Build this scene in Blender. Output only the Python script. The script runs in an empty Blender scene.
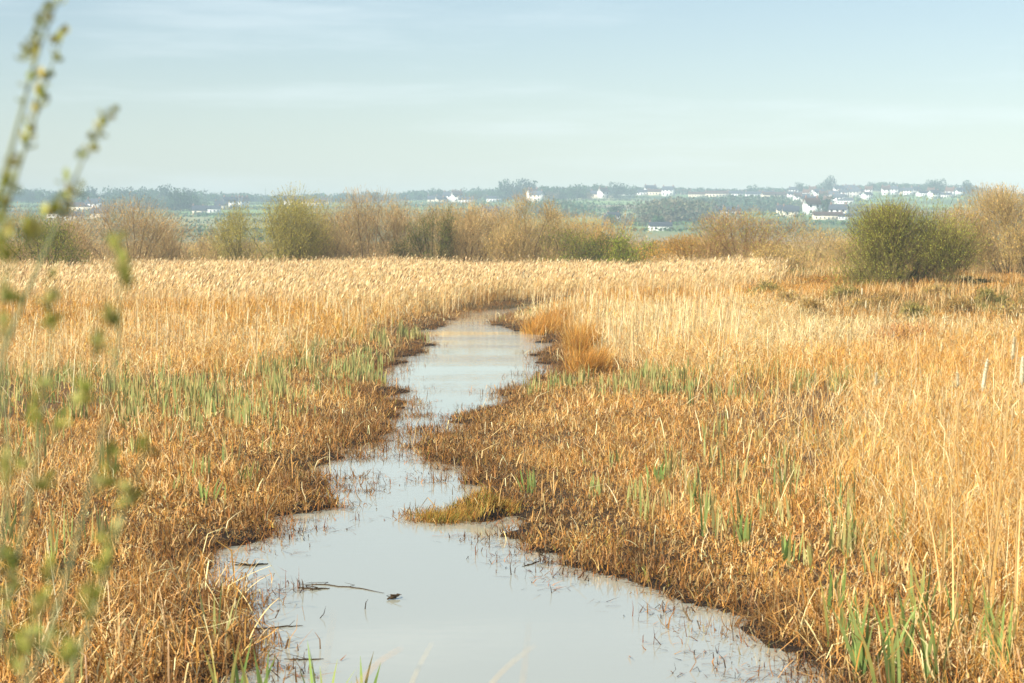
import bpy, math
import numpy as np
from math import radians, sin, cos, pi

# ------------------------------------------------------------------ camera, sky, sun, exposure
S = bpy.context.scene
C = S.collection
F = 1991.0; W, H = 1024.0, 683.0; CH = 3.2; HY = 232.0
PITCH = math.atan((H/2-HY)/F)
cam_d = bpy.data.cameras.new("camera"); cam = bpy.data.objects.new("camera", cam_d); C.objects.link(cam)
cam_d.sensor_width = 36.0; cam_d.lens = F/W*36.0
cam_d.clip_start = 0.1; cam_d.clip_end = 9000
cam.location = (0, 0, CH); cam.rotation_euler = (pi/2-PITCH, 0, 0)
cam_d.dof.use_dof = True; cam_d.dof.focus_distance = 31.0; cam_d.dof.aperture_fstop = 5.2
S.camera = cam

SUN_EL, SUN_AZ = 42.0, 232.0      # azimuth clockwise from +Y: behind the camera, to its left
wd = bpy.data.worlds.new("World"); S.world = wd; wd.use_nodes = True
nt = wd.node_tree; nt.nodes.clear()
def N(t, kind, **kw):
    n = t.nodes.new(kind)
    for k, v in kw.items():
        if k.startswith('i_'):
            n.inputs[k[2:].replace('_', ' ')].default_value = v
        else: setattr(n, k, v)
    return n
sky = N(nt, 'ShaderNodeTexSky', sky_type='NISHITA', sun_disc=False)
sky.sun_elevation = radians(SUN_EL); sky.sun_rotation = radians(SUN_AZ)
sky.air_density = 1.0; sky.dust_density = 0.6; sky.ozone_density = 3.0; sky.altitude = 50
tc = N(nt, 'ShaderNodeTexCoord')
mp = N(nt, 'ShaderNodeMapping'); mp.inputs['Scale'].default_value = (2.6, 2.6, 26)
cn = N(nt, 'ShaderNodeTexNoise'); cn.inputs['Scale'].default_value = 1.6; cn.inputs['Detail'].default_value = 6; cn.inputs['Roughness'].default_value = 0.55
cr = N(nt, 'ShaderNodeMapRange'); cr.inputs['From Min'].default_value = 0.50; cr.inputs['From Max'].default_value = 0.72
cr.inputs['To Max'].default_value = 0.28; cr.interpolation_type = 'SMOOTHSTEP'
tint = N(nt, 'ShaderNodeMixRGB', blend_type='MULTIPLY'); tint.inputs[0].default_value = 1; tint.inputs[2].default_value = (.945, .87, 0.79, 1)
cl = N(nt, 'ShaderNodeMixRGB', blend_type='MIX'); cl.inputs[2].default_value = (7.0, 7.6, 7.8, 1)
bg = N(nt, 'ShaderNodeBackground'); bg.inputs[1].default_value = 0.092
wo = N(nt, 'ShaderNodeOutputWorld')
L = nt.links.new
L(tc.outputs['Generated'], mp.inputs[0]); L(mp.outputs[0], cn.inputs[0]); L(cn.outputs[0], cr.inputs[0])
L(sky.outputs[0], tint.inputs[1]); L(tint.outputs[0], cl.inputs[1]); L(cr.outputs[0], cl.inputs[0])
L(cl.outputs[0], bg.inputs[0]); L(bg.outputs[0], wo.inputs[0])

sun_d = bpy.data.lights.new("sun", 'SUN'); sun = bpy.data.objects.new("sun", sun_d); C.objects.link(sun)
sun_d.energy = 5.0; sun_d.angle = radians(0.53); sun_d.color = (1.0, 0.94, 0.84)
from mathutils import Vector
sv = Vector((sin(radians(SUN_AZ))*cos(radians(SUN_EL)), cos(radians(SUN_AZ))*cos(radians(SUN_EL)), sin(radians(SUN_EL))))
sun.rotation_euler = sv.to_track_quat('Z', 'Y').to_euler()
S.view_settings.view_transform = 'Standard'; S.view_settings.look = 'None'
S.view_settings.exposure = 0.80; S.view_settings.gamma = 1; S.view_settings.use_curve_mapping = False
S.render.engine = 'CYCLES'
S.cycles.max_bounces = 5; S.cycles.diffuse_bounces = 1; S.cycles.glossy_bounces = 2; S.cycles.transmission_bounces = 3
S.cycles.volume_bounces = 0; S.cycles.use_denoising = True; S.cycles.denoiser = 'OPENIMAGEDENOISE'; S.cycles.denoising_input_passes = 'RGB_ALBEDO_NORMAL'; S.cycles.denoising_prefilter = 'ACCURATE'; S.cycles.use_adaptive_sampling = False
S.cycles.caustics_reflective = False; S.cycles.caustics_refractive = False

# ------------------------------------------------------------------ helpers
rng = np.random.default_rng(7)
U = rng.uniform; G = rng.normal
def lin(h):
    h = h.lstrip('#'); c = np.array([int(h[i:i+2], 16)/255 for i in (0, 2, 4)])
    return np.where(c <= 0.04045, c/12.92, ((c+0.055)/1.055)**2.4)
def sstep(a, b, x):
    t = np.clip((np.asarray(x, float)-a)/(b-a), 0, 1); return t*t*(3-2*t)
_tab = np.random.default_rng(3).random((256, 256))
def noise(x, y, s, seed=0):
    x = np.asarray(x, float)/s+seed*17.3; y = np.asarray(y, float)/s+seed*9.7
    xi = np.floor(x).astype(int); yi = np.floor(y).astype(int); fx = x-xi; fy = y-yi
    fx = fx*fx*(3-2*fx); fy = fy*fy*(3-2*fy); t = lambda a, b: _tab[a & 255, b & 255]
    return (t(xi, yi)*(1-fx)+t(xi+1, yi)*fx)*(1-fy)+(t(xi, yi+1)*(1-fx)+t(xi+1, yi+1)*fx)*fy
def fnoise(x, y, s, seed=0): return 0.55*noise(x, y, s, seed)+0.3*noise(x, y, s*0.43, seed+3)+0.15*noise(x, y, s*0.19, seed+6)

def dep(py, z=0.0): return (CH-z)*F/(py-HY)
def at(px, py, D):
    u = (px-W/2)/F; v = (H/2-py)/F
    yw = cos(PITCH)+v*sin(PITCH); zw = v*cos(PITCH)-sin(PITCH); s = D/yw
    return np.array([u*s, D, CH+zw*s])

def mesh(name, V, Fq, col=None, mats=None, parent=None, smooth=False, tri=False, mat_index=None):
    """V (n,3), Fq (m,4) or (m,3) ints, col (n,3)"""
    me = bpy.data.meshes.new(name); V = np.asarray(V, np.float32); Fq = np.asarray(Fq, np.int32); k = Fq.shape[1]
    me.vertices.add(len(V)); me.vertices.foreach_set('co', V.ravel())
    me.loops.add(Fq.size); me.loops.foreach_set('vertex_index', Fq.ravel())
    me.polygons.add(len(Fq)); me.polygons.foreach_set('loop_start', np.arange(0, Fq.size, k, dtype=np.int32))
    try: me.polygons.foreach_set('loop_total', np.full(len(Fq), k, np.int32))
    except Exception: pass
    if smooth: me.polygons.foreach_set('use_smooth', np.ones(len(Fq), bool))
    if mat_index is not None: me.polygons.foreach_set('material_index', np.asarray(mat_index, np.int32))
    me.update(calc_edges=True)
    if col is not None:
        a = me.color_attributes.new('Col', 'FLOAT_COLOR', 'POINT')
        c4 = np.ones((len(V), 4), np.float32); c4[:, :3] = col; a.data.foreach_set('color', c4.ravel())
    for m in (mats if isinstance(mats, (list, tuple)) else [mats]):
        if m: me.materials.append(m)
    o = bpy.data.objects.new(name, me); C.objects.link(o)
    if parent: o.parent = parent
    return o
def tag(o, label=None, cat=None, group=None, kind=None):
    if label: o['label'] = label
    if cat: o['category'] = cat
    if group: o['group'] = group
    if kind: o['kind'] = kind
    return o
def empty(name, loc, rz=0.0):
    o = bpy.data.objects.new(name, None); C.objects.link(o); o.location = [float(a) for a in loc]; o.rotation_euler = (0, 0, rz)
    o.empty_display_size = 0.3
    return o
def copy_tree(o, parent=None):
    c = o.copy(); C.objects.link(c)
    if parent: c.parent = parent
    for ch in list(o.children): copy_tree(ch, c)
    return c

class MB:
    def __init__(s): s.v = []; s.f = []; s.c = []; s.n = 0
    def add(s, V, Fq, col=(.5, .5, .5)):
        V = np.asarray(V, float); Fq = np.asarray(Fq, int); s.v.append(V); s.f.append(Fq+s.n); s.n += len(V)
        c = np.empty((len(V), 3)); c[:] = col; s.c.append(c)
    def box(s, x0, x1, y0, y1, z0, z1, col=(.5, .5, .5)):
        V = [(x, y, z) for z in (z0, z1) for y in (y0, y1) for x in (x0, x1)]
        s.add(V, [(0, 2, 3, 1), (4, 5, 7, 6), (0, 1, 5, 4), (2, 6, 7, 3), (0, 4, 6, 2), (1, 3, 7, 5)], col)
    def tube(s, P, R, col=(.5, .5, .5), k=6):
        P = np.asarray(P, float); n = len(P); R = np.broadcast_to(R, n); T = np.gradient(P, axis=0); T /= np.linalg.norm(T, axis=1)[:, None]+1e-9
        a = np.where(np.abs(T[:, 2:3]) < 0.9, [[0, 0, 1.0]], [[1.0, 0, 0]]); A = np.cross(T, a); A /= np.linalg.norm(A, axis=1)[:, None]; B = np.cross(T, A)
        th = np.arange(k)*2*pi/k
        V = (P[:, None]+R[:, None, None]*(A[:, None]*np.cos(th)[None, :, None]+B[:, None]*np.sin(th)[None, :, None])).reshape(-1, 3)
        Fq = [(i*k+j, i*k+(j+1) % k, (i+1)*k+(j+1) % k, (i+1)*k+j) for i in range(n-1) for j in range(k)]
        s.add(V, Fq, col)
    def build(s, name, mat, parent=None, smooth=False):
        return mesh(name, np.concatenate(s.v), np.concatenate(s.f), np.concatenate(s.c), mat, parent, smooth)

def ribbons(P, h, w, az, lean, curve, segs=3, kink=None, kseg=None, yaw=None, taper=1.0, col=None, tipcol=None, wprof=None, kaz=None):
    """blades growing from P. lean: start angle from vertical; curve: extra angle gained to the tip; kink: extra angle at segment kseg"""
    n = len(P); st = np.zeros((n, segs)); t = (np.arange(segs)+0.5)/segs
    st = lean[:, None]+curve[:, None]*t[None]**1.3
    if kink is not None:
        st = st+np.where(np.arange(segs)[None] >= kseg[:, None], kink[:, None], 0)
    d = np.stack([np.cos(az), np.sin(az)], 1)
    step = (h/segs)[:, None]
    hx = np.cumsum(np.sin(st)*step, 1); hz = np.cumsum(np.cos(st)*step, 1)
    hx = np.concatenate([np.zeros((n, 1)), hx], 1); hz = np.concatenate([np.zeros((n, 1)), hz], 1)
    cen = np.stack([P[:, 0:1]+hx*d[:, 0:1], P[:, 1:2]+hx*d[:, 1:2], P[:, 2:3]+hz], 2)
    if yaw is None: yaw = U(0, 2*pi, n)
    sd = np.stack([np.cos(yaw), np.sin(yaw), np.zeros(n)], 1)
    tt = np.arange(segs+1)/segs
    wp = (1-taper*tt**1.6*0.93) if wprof is None else np.asarray(wprof)
    off = 0.5*w[:, None, None]*wp[None, :, None]*sd[:, None, :]
    V = np.stack([cen-off, cen+off], 2).reshape(-1, 3)
    b = (np.arange(n)*(segs+1)*2)[:, None]+np.arange(segs)[None]*2
    Fq = np.stack([b, b+1, b+3, b+2], 2).reshape(-1, 4)
    c = None
    if col is not None:
        if tipcol is None: tipcol = col
        cc = col[:, None, :]*(1-tt[None, :, None])+tipcol[:, None, :]*tt[None, :, None]
        c = np.repeat(cc, 2, axis=1).reshape(-1, 3)
    return V, Fq, c
def mixcol(cols, n, j=0.12, wts=None):
    A = np.array([lin(c) for c in cols]); k = rng.choice(len(cols), n, p=None if wts is None else np.array(wts)/np.sum(wts))
    return np.clip(A[k]*np.exp(G(0, j, (n, 1)))*np.exp(G(0, j*0.25, (n, 3))), 0, 0.95)

# ------------------------------------------------------------------ materials
def mat_leaf(name, trans=0.3, rough=0.7, spec=0.25, gain=1.0, hue=(1, 1, 1)):
    m = bpy.data.materials.new(name); m.use_nodes = True; t = m.node_tree; t.nodes.clear()
    at_ = N(t, 'ShaderNodeAttribute', attribute_name='Col')
    geo = N(t, 'ShaderNodeNewGeometry'); nz = N(t, 'ShaderNodeTexNoise'); nz.inputs['Scale'].default_value = 14; nz.inputs['Detail'].default_value = 3
    mr = N(t, 'ShaderNodeMapRange'); mr.inputs['To Min'].default_value = 0.75*gain; mr.inputs['To Max'].default_value = 1.25*gain
    mu = N(t, 'ShaderNodeVectorMath', operation='SCALE')
    t.links.new(geo.outputs['Position'], nz.inputs['Vector']); t.links.new(nz.outputs[0], mr.inputs[0])
    t.links.new(at_.outputs['Color'], mu.inputs[0]); t.links.new(mr.outputs[0], mu.inputs['Scale'])
    p = N(t, 'ShaderNodeBsdfPrincipled'); p.inputs['Roughness'].default_value = rough; p.inputs['Specular IOR Level'].default_value = spec
    tr = N(t, 'ShaderNodeBsdfTranslucent'); mx = N(t, 'ShaderNodeMixShader'); mx.inputs[0].default_value = trans
    o = N(t, 'ShaderNodeOutputMaterial')
    hm = N(t, 'ShaderNodeVectorMath', operation='MULTIPLY'); hm.inputs[1].default_value = hue; t.links.new(mu.outputs[0], hm.inputs[0])
    t.links.new(hm.outputs[0], p.inputs['Base Color']); t.links.new(hm.outputs[0], tr.inputs[0])
    t.links.new(p.outputs[0], mx.inputs[1]); t.links.new(tr.outputs[0], mx.inputs[2]); t.links.new(mx.outputs[0], o.inputs[0])
    return m
M_hill = mat_leaf('hill_foliage', .3, .8, .1, 1.35, (1, 1, 1)); M_bush = mat_leaf('bush_leaf', 0.42, 0.6, 0.3, 1.35, (1.05, 1.02, .8)); M_dry = mat_leaf('dry_grass', 0.28, 0.65, 0.3, 1.0, (1.03, 1.045, .86)); M_green = mat_leaf('green_leaf', 0.3, 0.5, 0.4, 1.0, (1.12, 1.0, .76)); M_twig = mat_leaf('twig_bark', 0.15, 0.8, 0.2, 1.45, (.93, 1.05, .88))
def mat_plain(name, h, rough=0.7, nscale=2.0, amt=0.15, spec=0.3, bump=0.0):
    m = bpy.data.materials.new(name); m.use_nodes = True; t = m.node_tree; p = t.nodes['Principled BSDF']
    c = lin(h); nz = N(t, 'ShaderNodeTexNoise'); nz.inputs['Scale'].default_value = nscale; nz.inputs['Detail'].default_value = 5
    g = N(t, 'ShaderNodeNewGeometry'); t.links.new(g.outputs['Position'], nz.inputs['Vector'])
    r = N(t, 'ShaderNodeMixRGB'); r.inputs[1].default_value = (*(c*(1-amt)), 1); r.inputs[2].default_value = (*np.clip(c*(1+amt), 0, .9), 1)
    t.links.new(nz.outputs[0], r.inputs[0]); t.links.new(r.outputs[0], p.inputs['Base Color'])
    p.inputs['Roughness'].default_value = rough; p.inputs['Specular IOR Level'].default_value = spec
    return m

# ground material: per-vertex earth colour broken up by noise
m = bpy.data.materials.new('marsh_soil'); m.use_nodes = True; t = m.node_tree; p = t.nodes['Principled BSDF']
a_ = N(t, 'ShaderNodeAttribute', attribute_name='Col'); g_ = N(t, 'ShaderNodeNewGeometry')
n1 = N(t, 'ShaderNodeTexNoise'); n1.inputs['Scale'].default_value = 3.0; n1.inputs['Detail'].default_value = 8
n2 = N(t, 'ShaderNodeTexNoise'); n2.inputs['Scale'].default_value = 0.06; n2.inputs['Detail'].default_value = 6
r1 = N(t, 'ShaderNodeMapRange'); r1.inputs['To Min'].default_value = 0.6; r1.inputs['To Max'].default_value = 1.4
r2 = N(t, 'ShaderNodeMapRange'); r2.inputs['To Min'].default_value = 0.75; r2.inputs['To Max'].default_value = 1.25
mm = N(t, 'ShaderNodeMath', operation='MULTIPLY'); vs = N(t, 'ShaderNodeVectorMath', operation='SCALE')
for n_, r_ in ((n1, r1), (n2, r2)): t.links.new(g_.outputs['Position'], n_.inputs['Vector']); t.links.new(n_.outputs[0], r_.inputs[0])
t.links.new(r1.outputs[0], mm.inputs[0]); t.links.new(r2.outputs[0], mm.inputs[1])
t.links.new(a_.outputs['Color'], vs.inputs[0]); t.links.new(mm.outputs[0], vs.inputs['Scale']); t.links.new(vs.outputs[0], p.inputs['Base Color'])
p.inputs['Roughness'].default_value = 0.9; p.inputs['Specular IOR Level'].default_value = 0.15
bp = N(t, 'ShaderNodeBump'); bp.inputs['Strength'].default_value = 0.4; bp.inputs['Distance'].default_value = 0.05
t.links.new(n1.outputs[0], bp.inputs['Height']); t.links.new(bp.outputs[0], p.inputs['Normal'])
M_soil = m

# water
m = bpy.data.materials.new('still_water'); m.use_nodes = True; t = m.node_tree; p = t.nodes['Principled BSDF']
p.inputs['Base Color'].default_value = (0.37, 0.37, 0.29, 1); p.inputs['Roughness'].default_value = 0.035; p.inputs['IOR'].default_value = 2.5
p.inputs['Specular IOR Level'].default_value = 0.5
g_ = N(t, 'ShaderNodeNewGeometry'); mp_ = N(t, 'ShaderNodeMapping'); mp_.inputs['Scale'].default_value = (0.8, 2.6, 1)
n1 = N(t, 'ShaderNodeTexNoise'); n1.inputs['Scale'].default_value = 3.2; n1.inputs['Detail'].default_value = 3; n1.inputs['Roughness'].default_value = 0.45
n3 = N(t, 'ShaderNodeTexNoise'); n3.inputs['Scale'].default_value = 0.12; n3.inputs['Detail'].default_value = 2
mr = N(t, 'ShaderNodeMapRange'); mr.inputs['From Min'].default_value = 0.40; mr.inputs['From Max'].default_value = 0.62; mr.inputs['To Min'].default_value = 0.10; mr.inputs['To Max'].default_value = 1.0
sx = N(t, 'ShaderNodeSeparateXYZ'); ry = N(t, 'ShaderNodeMapRange'); ry.inputs['From Min'].default_value = 30; ry.inputs['From Max'].default_value = 58; ry.inputs['To Min'].default_value = 0.10; ry.inputs['To Max'].default_value = 1.0
ml = N(t, 'ShaderNodeMath', operation='MULTIPLY'); ml2 = N(t, 'ShaderNodeMath', operation='MULTIPLY'); ml2.inputs[1].default_value = 0.12
b = N(t, 'ShaderNodeBump'); b.inputs['Distance'].default_value = 0.12
t.links.new(g_.outputs['Position'], mp_.inputs[0]); t.links.new(mp_.outputs[0], n1.inputs[0]); t.links.new(mp_.outputs[0], n3.inputs[0]); t.links.new(g_.outputs['Position'], sx.inputs[0])
t.links.new(n3.outputs[0], mr.inputs[0]); t.links.new(sx.outputs['Y'], ry.inputs[0]); t.links.new(mr.outputs[0], ml.inputs[0]); t.links.new(ry.outputs[0], ml.inputs[1])
t.links.new(ml.outputs[0], ml2.inputs[0]); t.links.new(ml2.outputs[0], b.inputs['Strength']); t.links.new(n1.outputs[0], b.inputs['Height']); t.links.new(b.outputs[0], p.inputs['Normal'])
M_water = m

# ------------------------------------------------------------------ the river's banks in plan
Lp = [(683,214),(640,228),(600,236),(575,206),(550,232),(530,286),(510,322),(490,312),(474,330),(455,356),(444,364),(427,370),(415,404),(405,396),(395,383),(375,386),(358,400),(345,427),(331,421),(322,450),(314,473),(308,508),(303,560)]
Rp = [(683,815),(660,792),(640,770),(620,740),(605,692),(590,640),(575,600),(560,565),(545,530),(530,512),(515,510),(500,508),(490,498),(480,472),(470,452),(455,438),(444,436),(435,440),(425,450),(413,464),(405,498),(395,512),(385,535),(370,545),(358,549),(345,550),(335,535),(329,508),(322,497),(316,505),(310,528),(305,564),(303,570)]
def plan(pts):
    D = np.array([dep(y) for y, x in pts]); X = np.array([(x-W/2)/F*d for (y, x), d in zip(pts, D)]); o = np.argsort(D); return D[o], X[o]
LD, LX = plan(Lp); RD, RX = plan(Rp)
def shore(X, Y):
    """signed distance-like value: > 0 on land; and side -1 left, +1 right"""
    l = np.interp(Y, LD, LX); r = np.interp(Y, RD, RX)
    sl = l-X; sr = X-r; sd = np.maximum(sl, sr); sd = np.where(Y > 90, np.maximum(sd, (Y-90)*0.3), sd)
    sd = sd+(noise(X, Y, 0.45, 1)-0.5)*0.5+(noise(X, Y, 1.5, 2)-0.5)*0.75*sstep(14, 20, Y)
    return sd, np.where(sl > sr, -1, 1)
def isl(X, Y):   # low tussock shelf standing in the water off the right bank
    return sstep(1.0, 0.6, np.hypot((X+0.72)/0.72, (Y-22.2)/0.75))
def hill(X, Y):
    t = np.clip((Y-430)/(1650-430), 0, None); top = 29.5+5.5*sstep(-300, 420, X)+2.2*np.sin(X/130.0)+1.2*np.sin(X/47.0+1)
    h = top*np.where(t < 1, t**1.45, 1+0.0*t)
    h = h*(1-0.5*sstep(1.02, 1.5, t))+sstep(0.1, 0.5, t)*(noise(X, Y, 90, 5)-0.5)*3.0
    return h
def ground(X, Y):
    X = np.asarray(X, float); Y = np.asarray(Y, float); sd, side = shore(X, Y)
    z = np.where(sd < 0, np.maximum(-0.35, sd*0.45-0.01), 0.03+0.16*sstep(0, 3.0, sd)+0.05*(noise(X, Y, 0.9, 8)-0.5)*sstep(0, .5, sd))
    z = z+isl(X, Y)*0.30
    z = z+0.6*sstep(60, 94, Y)*sstep(7, 17, X)*sstep(240, 170, Y)+0.25*(noise(X, Y, 7, 4)-0.5)*sstep(60, 90, Y)
    bank = 1.62*sstep(7.0, 2.5, Y+0.4*(noise(X, Y, 1.5, 9)-0.5))+0.06*noise(X, Y, .7, 3)*sstep(9, 5, Y); z = np.where(Y < 8, np.maximum(z, bank-0.02), z)
    return z+np.where(Y > 400, hill(X, Y), 0)

def ladder(a, b, f):
    v = [a]
    while v[-1] < b: v.append(v[-1]+f(v[-1]))
    return np.array(v)
ys = np.concatenate([ladder(-30, 12, lambda y: max(0.4, -y*0.1)), ladder(12.3, 110, lambda y: 0.0045*y+0.06), ladder(111, 4000, lambda y: 0.013*y)])
xh = ladder(0, 1700, lambda x: max(0.1, 0.035*x)); xs = np.concatenate([-xh[:0:-1], xh])
xs = xs[np.abs(xs) < 1290]; ys = ys[(ys > -44) & (ys < 2890)]; GX, GY = np.meshgrid(xs, ys); GZ = ground(GX, GY); nx, ny = len(xs), len(ys)
idx = np.arange(nx*ny).reshape(ny, nx); FQ = np.stack([idx[:-1, :-1], idx[:-1, 1:], idx[1:, 1:], idx[1:, :-1]], 2).reshape(-1, 4)
# field pattern on the hillside: rows between hedges, cut into strips
HED = [540, 660, 780, 900, 1020, 1150, 1290, 1430, 1540]
def hedge_y(k, X): return HED[k]+26*np.sin(X/150.0+k*1.9)+14*np.sin(X/61.0+k*2.7)
fx, fy = GX.ravel(), GY.ravel()
row = sum((fy > hedge_y(k, fx)).astype(int) for k in range(len(HED)))
colm = np.floor((fx+0.25*(fy-900)+row*53)/(95+12*(row % 3))).astype(int)
hv = _tab[(row*37+11) & 255, (colm*53+7) & 255]
fcols = np.array([lin(c) for c in ('#667e48', '#769050', '#5c7444', '#8c9060', '#7c9854', '#8f8466', '#566e42', '#6c8a4e')])
fc = fcols[(hv*8).astype(int) % 8]
soil = lin('#4a3826')*np.ones((len(fx), 1)); wet = lin('#241d15'); sdv, _ = shore(fx, fy)
litter = lin('#8a6a40'); k_ = sstep(0.2, 2.5, sdv)[:, None]
nearc = wet*(1-k_)+(soil*(0.75)+litter*0.25)*k_
farc = lin('#8c7a4e')*np.ones((len(fx), 1)); kf = sstep(60, 130, fy)[:, None]; gc = nearc*(1-kf)+farc*kf
fc = fc*.82+fc.mean(1, keepdims=True)*.18; kt = (.55*sstep(760, 560, fy))[:, None]; fc = fc*(1-kt)+lin('#8c8468')*kt
kh = (fy > hedge_y(0, fx)-90)[:, None]; gc = np.where(kh, fc, gc)
g = mesh('ground', np.stack([fx, fy, GZ.ravel()], 1), FQ, gc, M_soil, smooth=True); tag(g, kind='structure')
wb = MB(); wy = np.arange(9, 96, 1.0); wx = np.array([-9, 0, 9.0])
WX, WY = np.meshgrid(wx, wy); ii = np.arange(WX.size).reshape(WX.shape)
wtr = mesh('river_water', np.stack([WX.ravel(), WY.ravel(), 0*WX.ravel()], 1), np.stack([ii[:-1, :-1], ii[:-1, 1:], ii[1:, 1:], ii[1:, :-1]], 2).reshape(-1, 4), None, M_water)
tag(wtr, kind='structure')

# ------------------------------------------------------------------ marsh vegetation (uncountable: stuff)
def scatter(D0, D1, per_m2, mask, margin=1.25, fall=0.0):
    """random ground points between depths; per_m2 density at D0 falling as (D0/D)^fall; mask(X,Y,u,sd,side)->prob"""
    q = np.linspace(D0, D1, 200); wid = 2*(0.2572*q*margin+1.2); dn = per_m2*(D0/q)**fall*wid
    n = int(np.trapezoid(dn, q) if hasattr(np, 'trapezoid') else np.trapz(dn, q)); cdf = np.cumsum(dn); cdf /= cdf[-1]
    Y = np.interp(U(0, 1, n), cdf, q); X = U(-1, 1, n)*(0.2572*Y*margin+1.2)
    sd, side = shore(X, Y); u = X/Y*F+W/2
    k = U(0, 1, n) < mask(X, Y, u, sd, side); X, Y, sd, u = X[k], Y[k], sd[k], u[k]
    return X, Y, ground(X, Y), sd, u, side[k]
class Acc:
    def __init__(s): s.p = []; s.n = 0
    def add(s, VFc):
        V, Fq, c = VFc; s.p.append((V, Fq+s.n, c)); s.n += len(V)
    def build(s, name, mat, parent=None):
        return mesh(name, np.concatenate([a[0] for a in s.p]), np.concatenate([a[1] for a in s.p]), np.concatenate([a[2] for a in s.p]), mat, parent)
def P3(X, Y, Z): return np.stack([X, Y, Z], 1)
WIND = 0.35   # heads lean to the right
def azn(n, s=1.6): return G(WIND, s, n)

# zone probabilities -------------------------------------------------
def z_mat(X, Y, u, sd, side):      # brown trampled mat hugging the banks
    wL = np.interp(Y, [12, 16, 20, 25, 30, 36, 42, 50, 60], [1.2, 1.5, 2.2, 3.8, 4.8, 4.2, 2.2, 1.6, .9])
    wR = np.interp(Y, [12, 15, 18, 22, 30, 38, 44, 60], [.5, .9, 1.8, 3.2, 4.6, 4.2, 1.2, .8])
    w = np.where(side < 0, wL, wR)*(0.8+0.5*noise(X, Y, 2.2, 12))
    ch = sstep(23, 27, Y)*sstep(42, 36, Y)
    p = sstep(w+1.5, w-0.8, sd+1.6*(fnoise(X, Y, .9, 14)-.5))*sstep(-0.22, 0.05, sd); q = sstep(-.75, -.1, sd)*sstep(.44, .6, noise(X, Y, .55, 13))*(.25+.6*ch)*(sd < .1)
    return np.maximum(np.maximum(p, q), isl(X, Y))
def z_green(X, Y, u, sd, side):
    gl = .85*sstep(27, 32, Y)*sstep(46, 38, Y)*(side < 0)*sstep(0.6, 2.5, sd)+0.95*sstep(38, 42, Y)*sstep(66, 56, Y)*(side < 0)*sstep(3.2, 1.2, sd)+.16*sstep(12, 14, Y)*sstep(30, 26, Y)*(side < 0)*sstep(.5, 1.6, sd)+.5*sstep(16.5, 14, Y)*(side < 0)*(sd > -.2)
    gr = sstep(33.5, 36, Y)*sstep(44, 38.5, Y)*(side > 0)*sstep(0.2, 1.0, sd)*sstep(1040, 860, u)+0.42*sstep(14, 17, Y)*sstep(30, 24, Y)*(side > 0)*sstep(.8, 2.2, sd)*sstep(1000, 880, u)
    g2 = 0.3*sstep(40, 46, Y)*sstep(62, 50, Y)*(side > 0)*sstep(2, 4, sd)*(u < 800)+0.4*sstep(64, 68, Y)*sstep(80, 74, Y)*(side > 0)*sstep(1.6, .6, sd)
    pt = sstep(0.42, 0.66, fnoise(X, Y, 1.5, 20)); return np.clip(gl+gr+g2, 0, 1)*(0.10+0.9*pt)*(sd > 0.05)
def not_mat(X, Y, u, sd, side): return 1-z_mat(X, Y, u, sd, side)

# 1. litter mat: broken, bleached leaves lying every way
A1 = Acc()
X, Y, Z, sd, u, side = scatter(13.0, 92, 1900, lambda *a: z_mat(*a)*(.35+.65*sstep(.36, .5, noise(a[0], a[1], .22, 15))), 1.12, 0.95); n = len(X)
tone = fnoise(X, Y, 1.1, 30)
col = mixcol(['#cf9a58', '#b47c3c', '#e2b880', '#865a2c', '#efd0a2', '#c08a48'], n, .2, [4, 3, 4, 2, 2.4, 3])*(0.7+0.6*tone)[:, None]
h = U(.04, .17, n)*(0.5+1.1*noise(X, Y, 1.2, 31)); dk = sstep(1.5, .0, sd+.8*(noise(X, Y, .7, 17)-.5))[:, None]*.75; col = col*(1-dk)+mixcol(['#5c3a20', '#6e4626', '#4a2e1a', '#8a5a30'], n, .15)*dk; k = U(0, 1, n)
A1.add(ribbons(P3(X, Y, np.maximum(Z, .004)+U(0, .09, n)*sstep(-.1, .4, sd)), h, U(.005, .016, n)*(.7+.7*noise(X, Y, 1.7, 16)), U(0, 2*pi, n), np.where(k < .22, U(.1, .9, n), U(1.0, 1.85, n)), G(0, .8, n), 2, G(0, 1.2, n), rng.integers(0, 2, n), col=col, taper=.8))
# short upright rust coloured tufts in the mat
X, Y, Z, sd, u, side = scatter(13.0, 46, 300, lambda *a: z_mat(*a)*sstep(0.42, 0.6, fnoise(a[0], a[1], .7, 33)), 1.12, 0.9); n = len(X)
col = mixcol(['#bc8240', '#d4a05e', '#96662f', '#e2ba80', '#a09048'], n, .2, [4, 3, 2, 2, 1.5])
A1.add(ribbons(P3(X, Y, Z), U(.06, .2, n), U(.008, .016, n), U(0, 2*pi, n), U(0, .8, n), U(0, 1.6, n), 2, col=col))
# stray bits floating or poking up along the water's edge
X, Y, Z, sd, u, side = scatter(13.0, 48, 620, lambda X, Y, u, sd, side: sstep(-1.3, -.02, sd)**1.5*sstep(.44, .66, fnoise(X, Y, .8, 36))*(sd < .3), 1.0, 0.5); n = len(X)
col = mixcol(['#5a3820', '#7a4a26', '#a87040', '#3a2616'], n, .25)
flat = U(0, 1, n) < .72
A1.add(ribbons(P3(X, Y, np.where(flat, .006, -.01)), np.where(flat, U(.05, .2, n), U(.05, .2, n)), U(.006, .014, n), U(0, 2*pi, n), np.where(flat, U(1.35, 1.55, n), U(0, 1.0, n)), np.where(flat, 0.02, G(0, 1, n)), 2, np.where(flat, 0, G(0, 1.2, n)), np.ones(n, int), col=col))
o = A1.build('dead_leaf_litter', M_dry); tag(o, 'rust brown mat of broken dead leaves along both water edges', 'leaf litter', kind='stuff')

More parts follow.
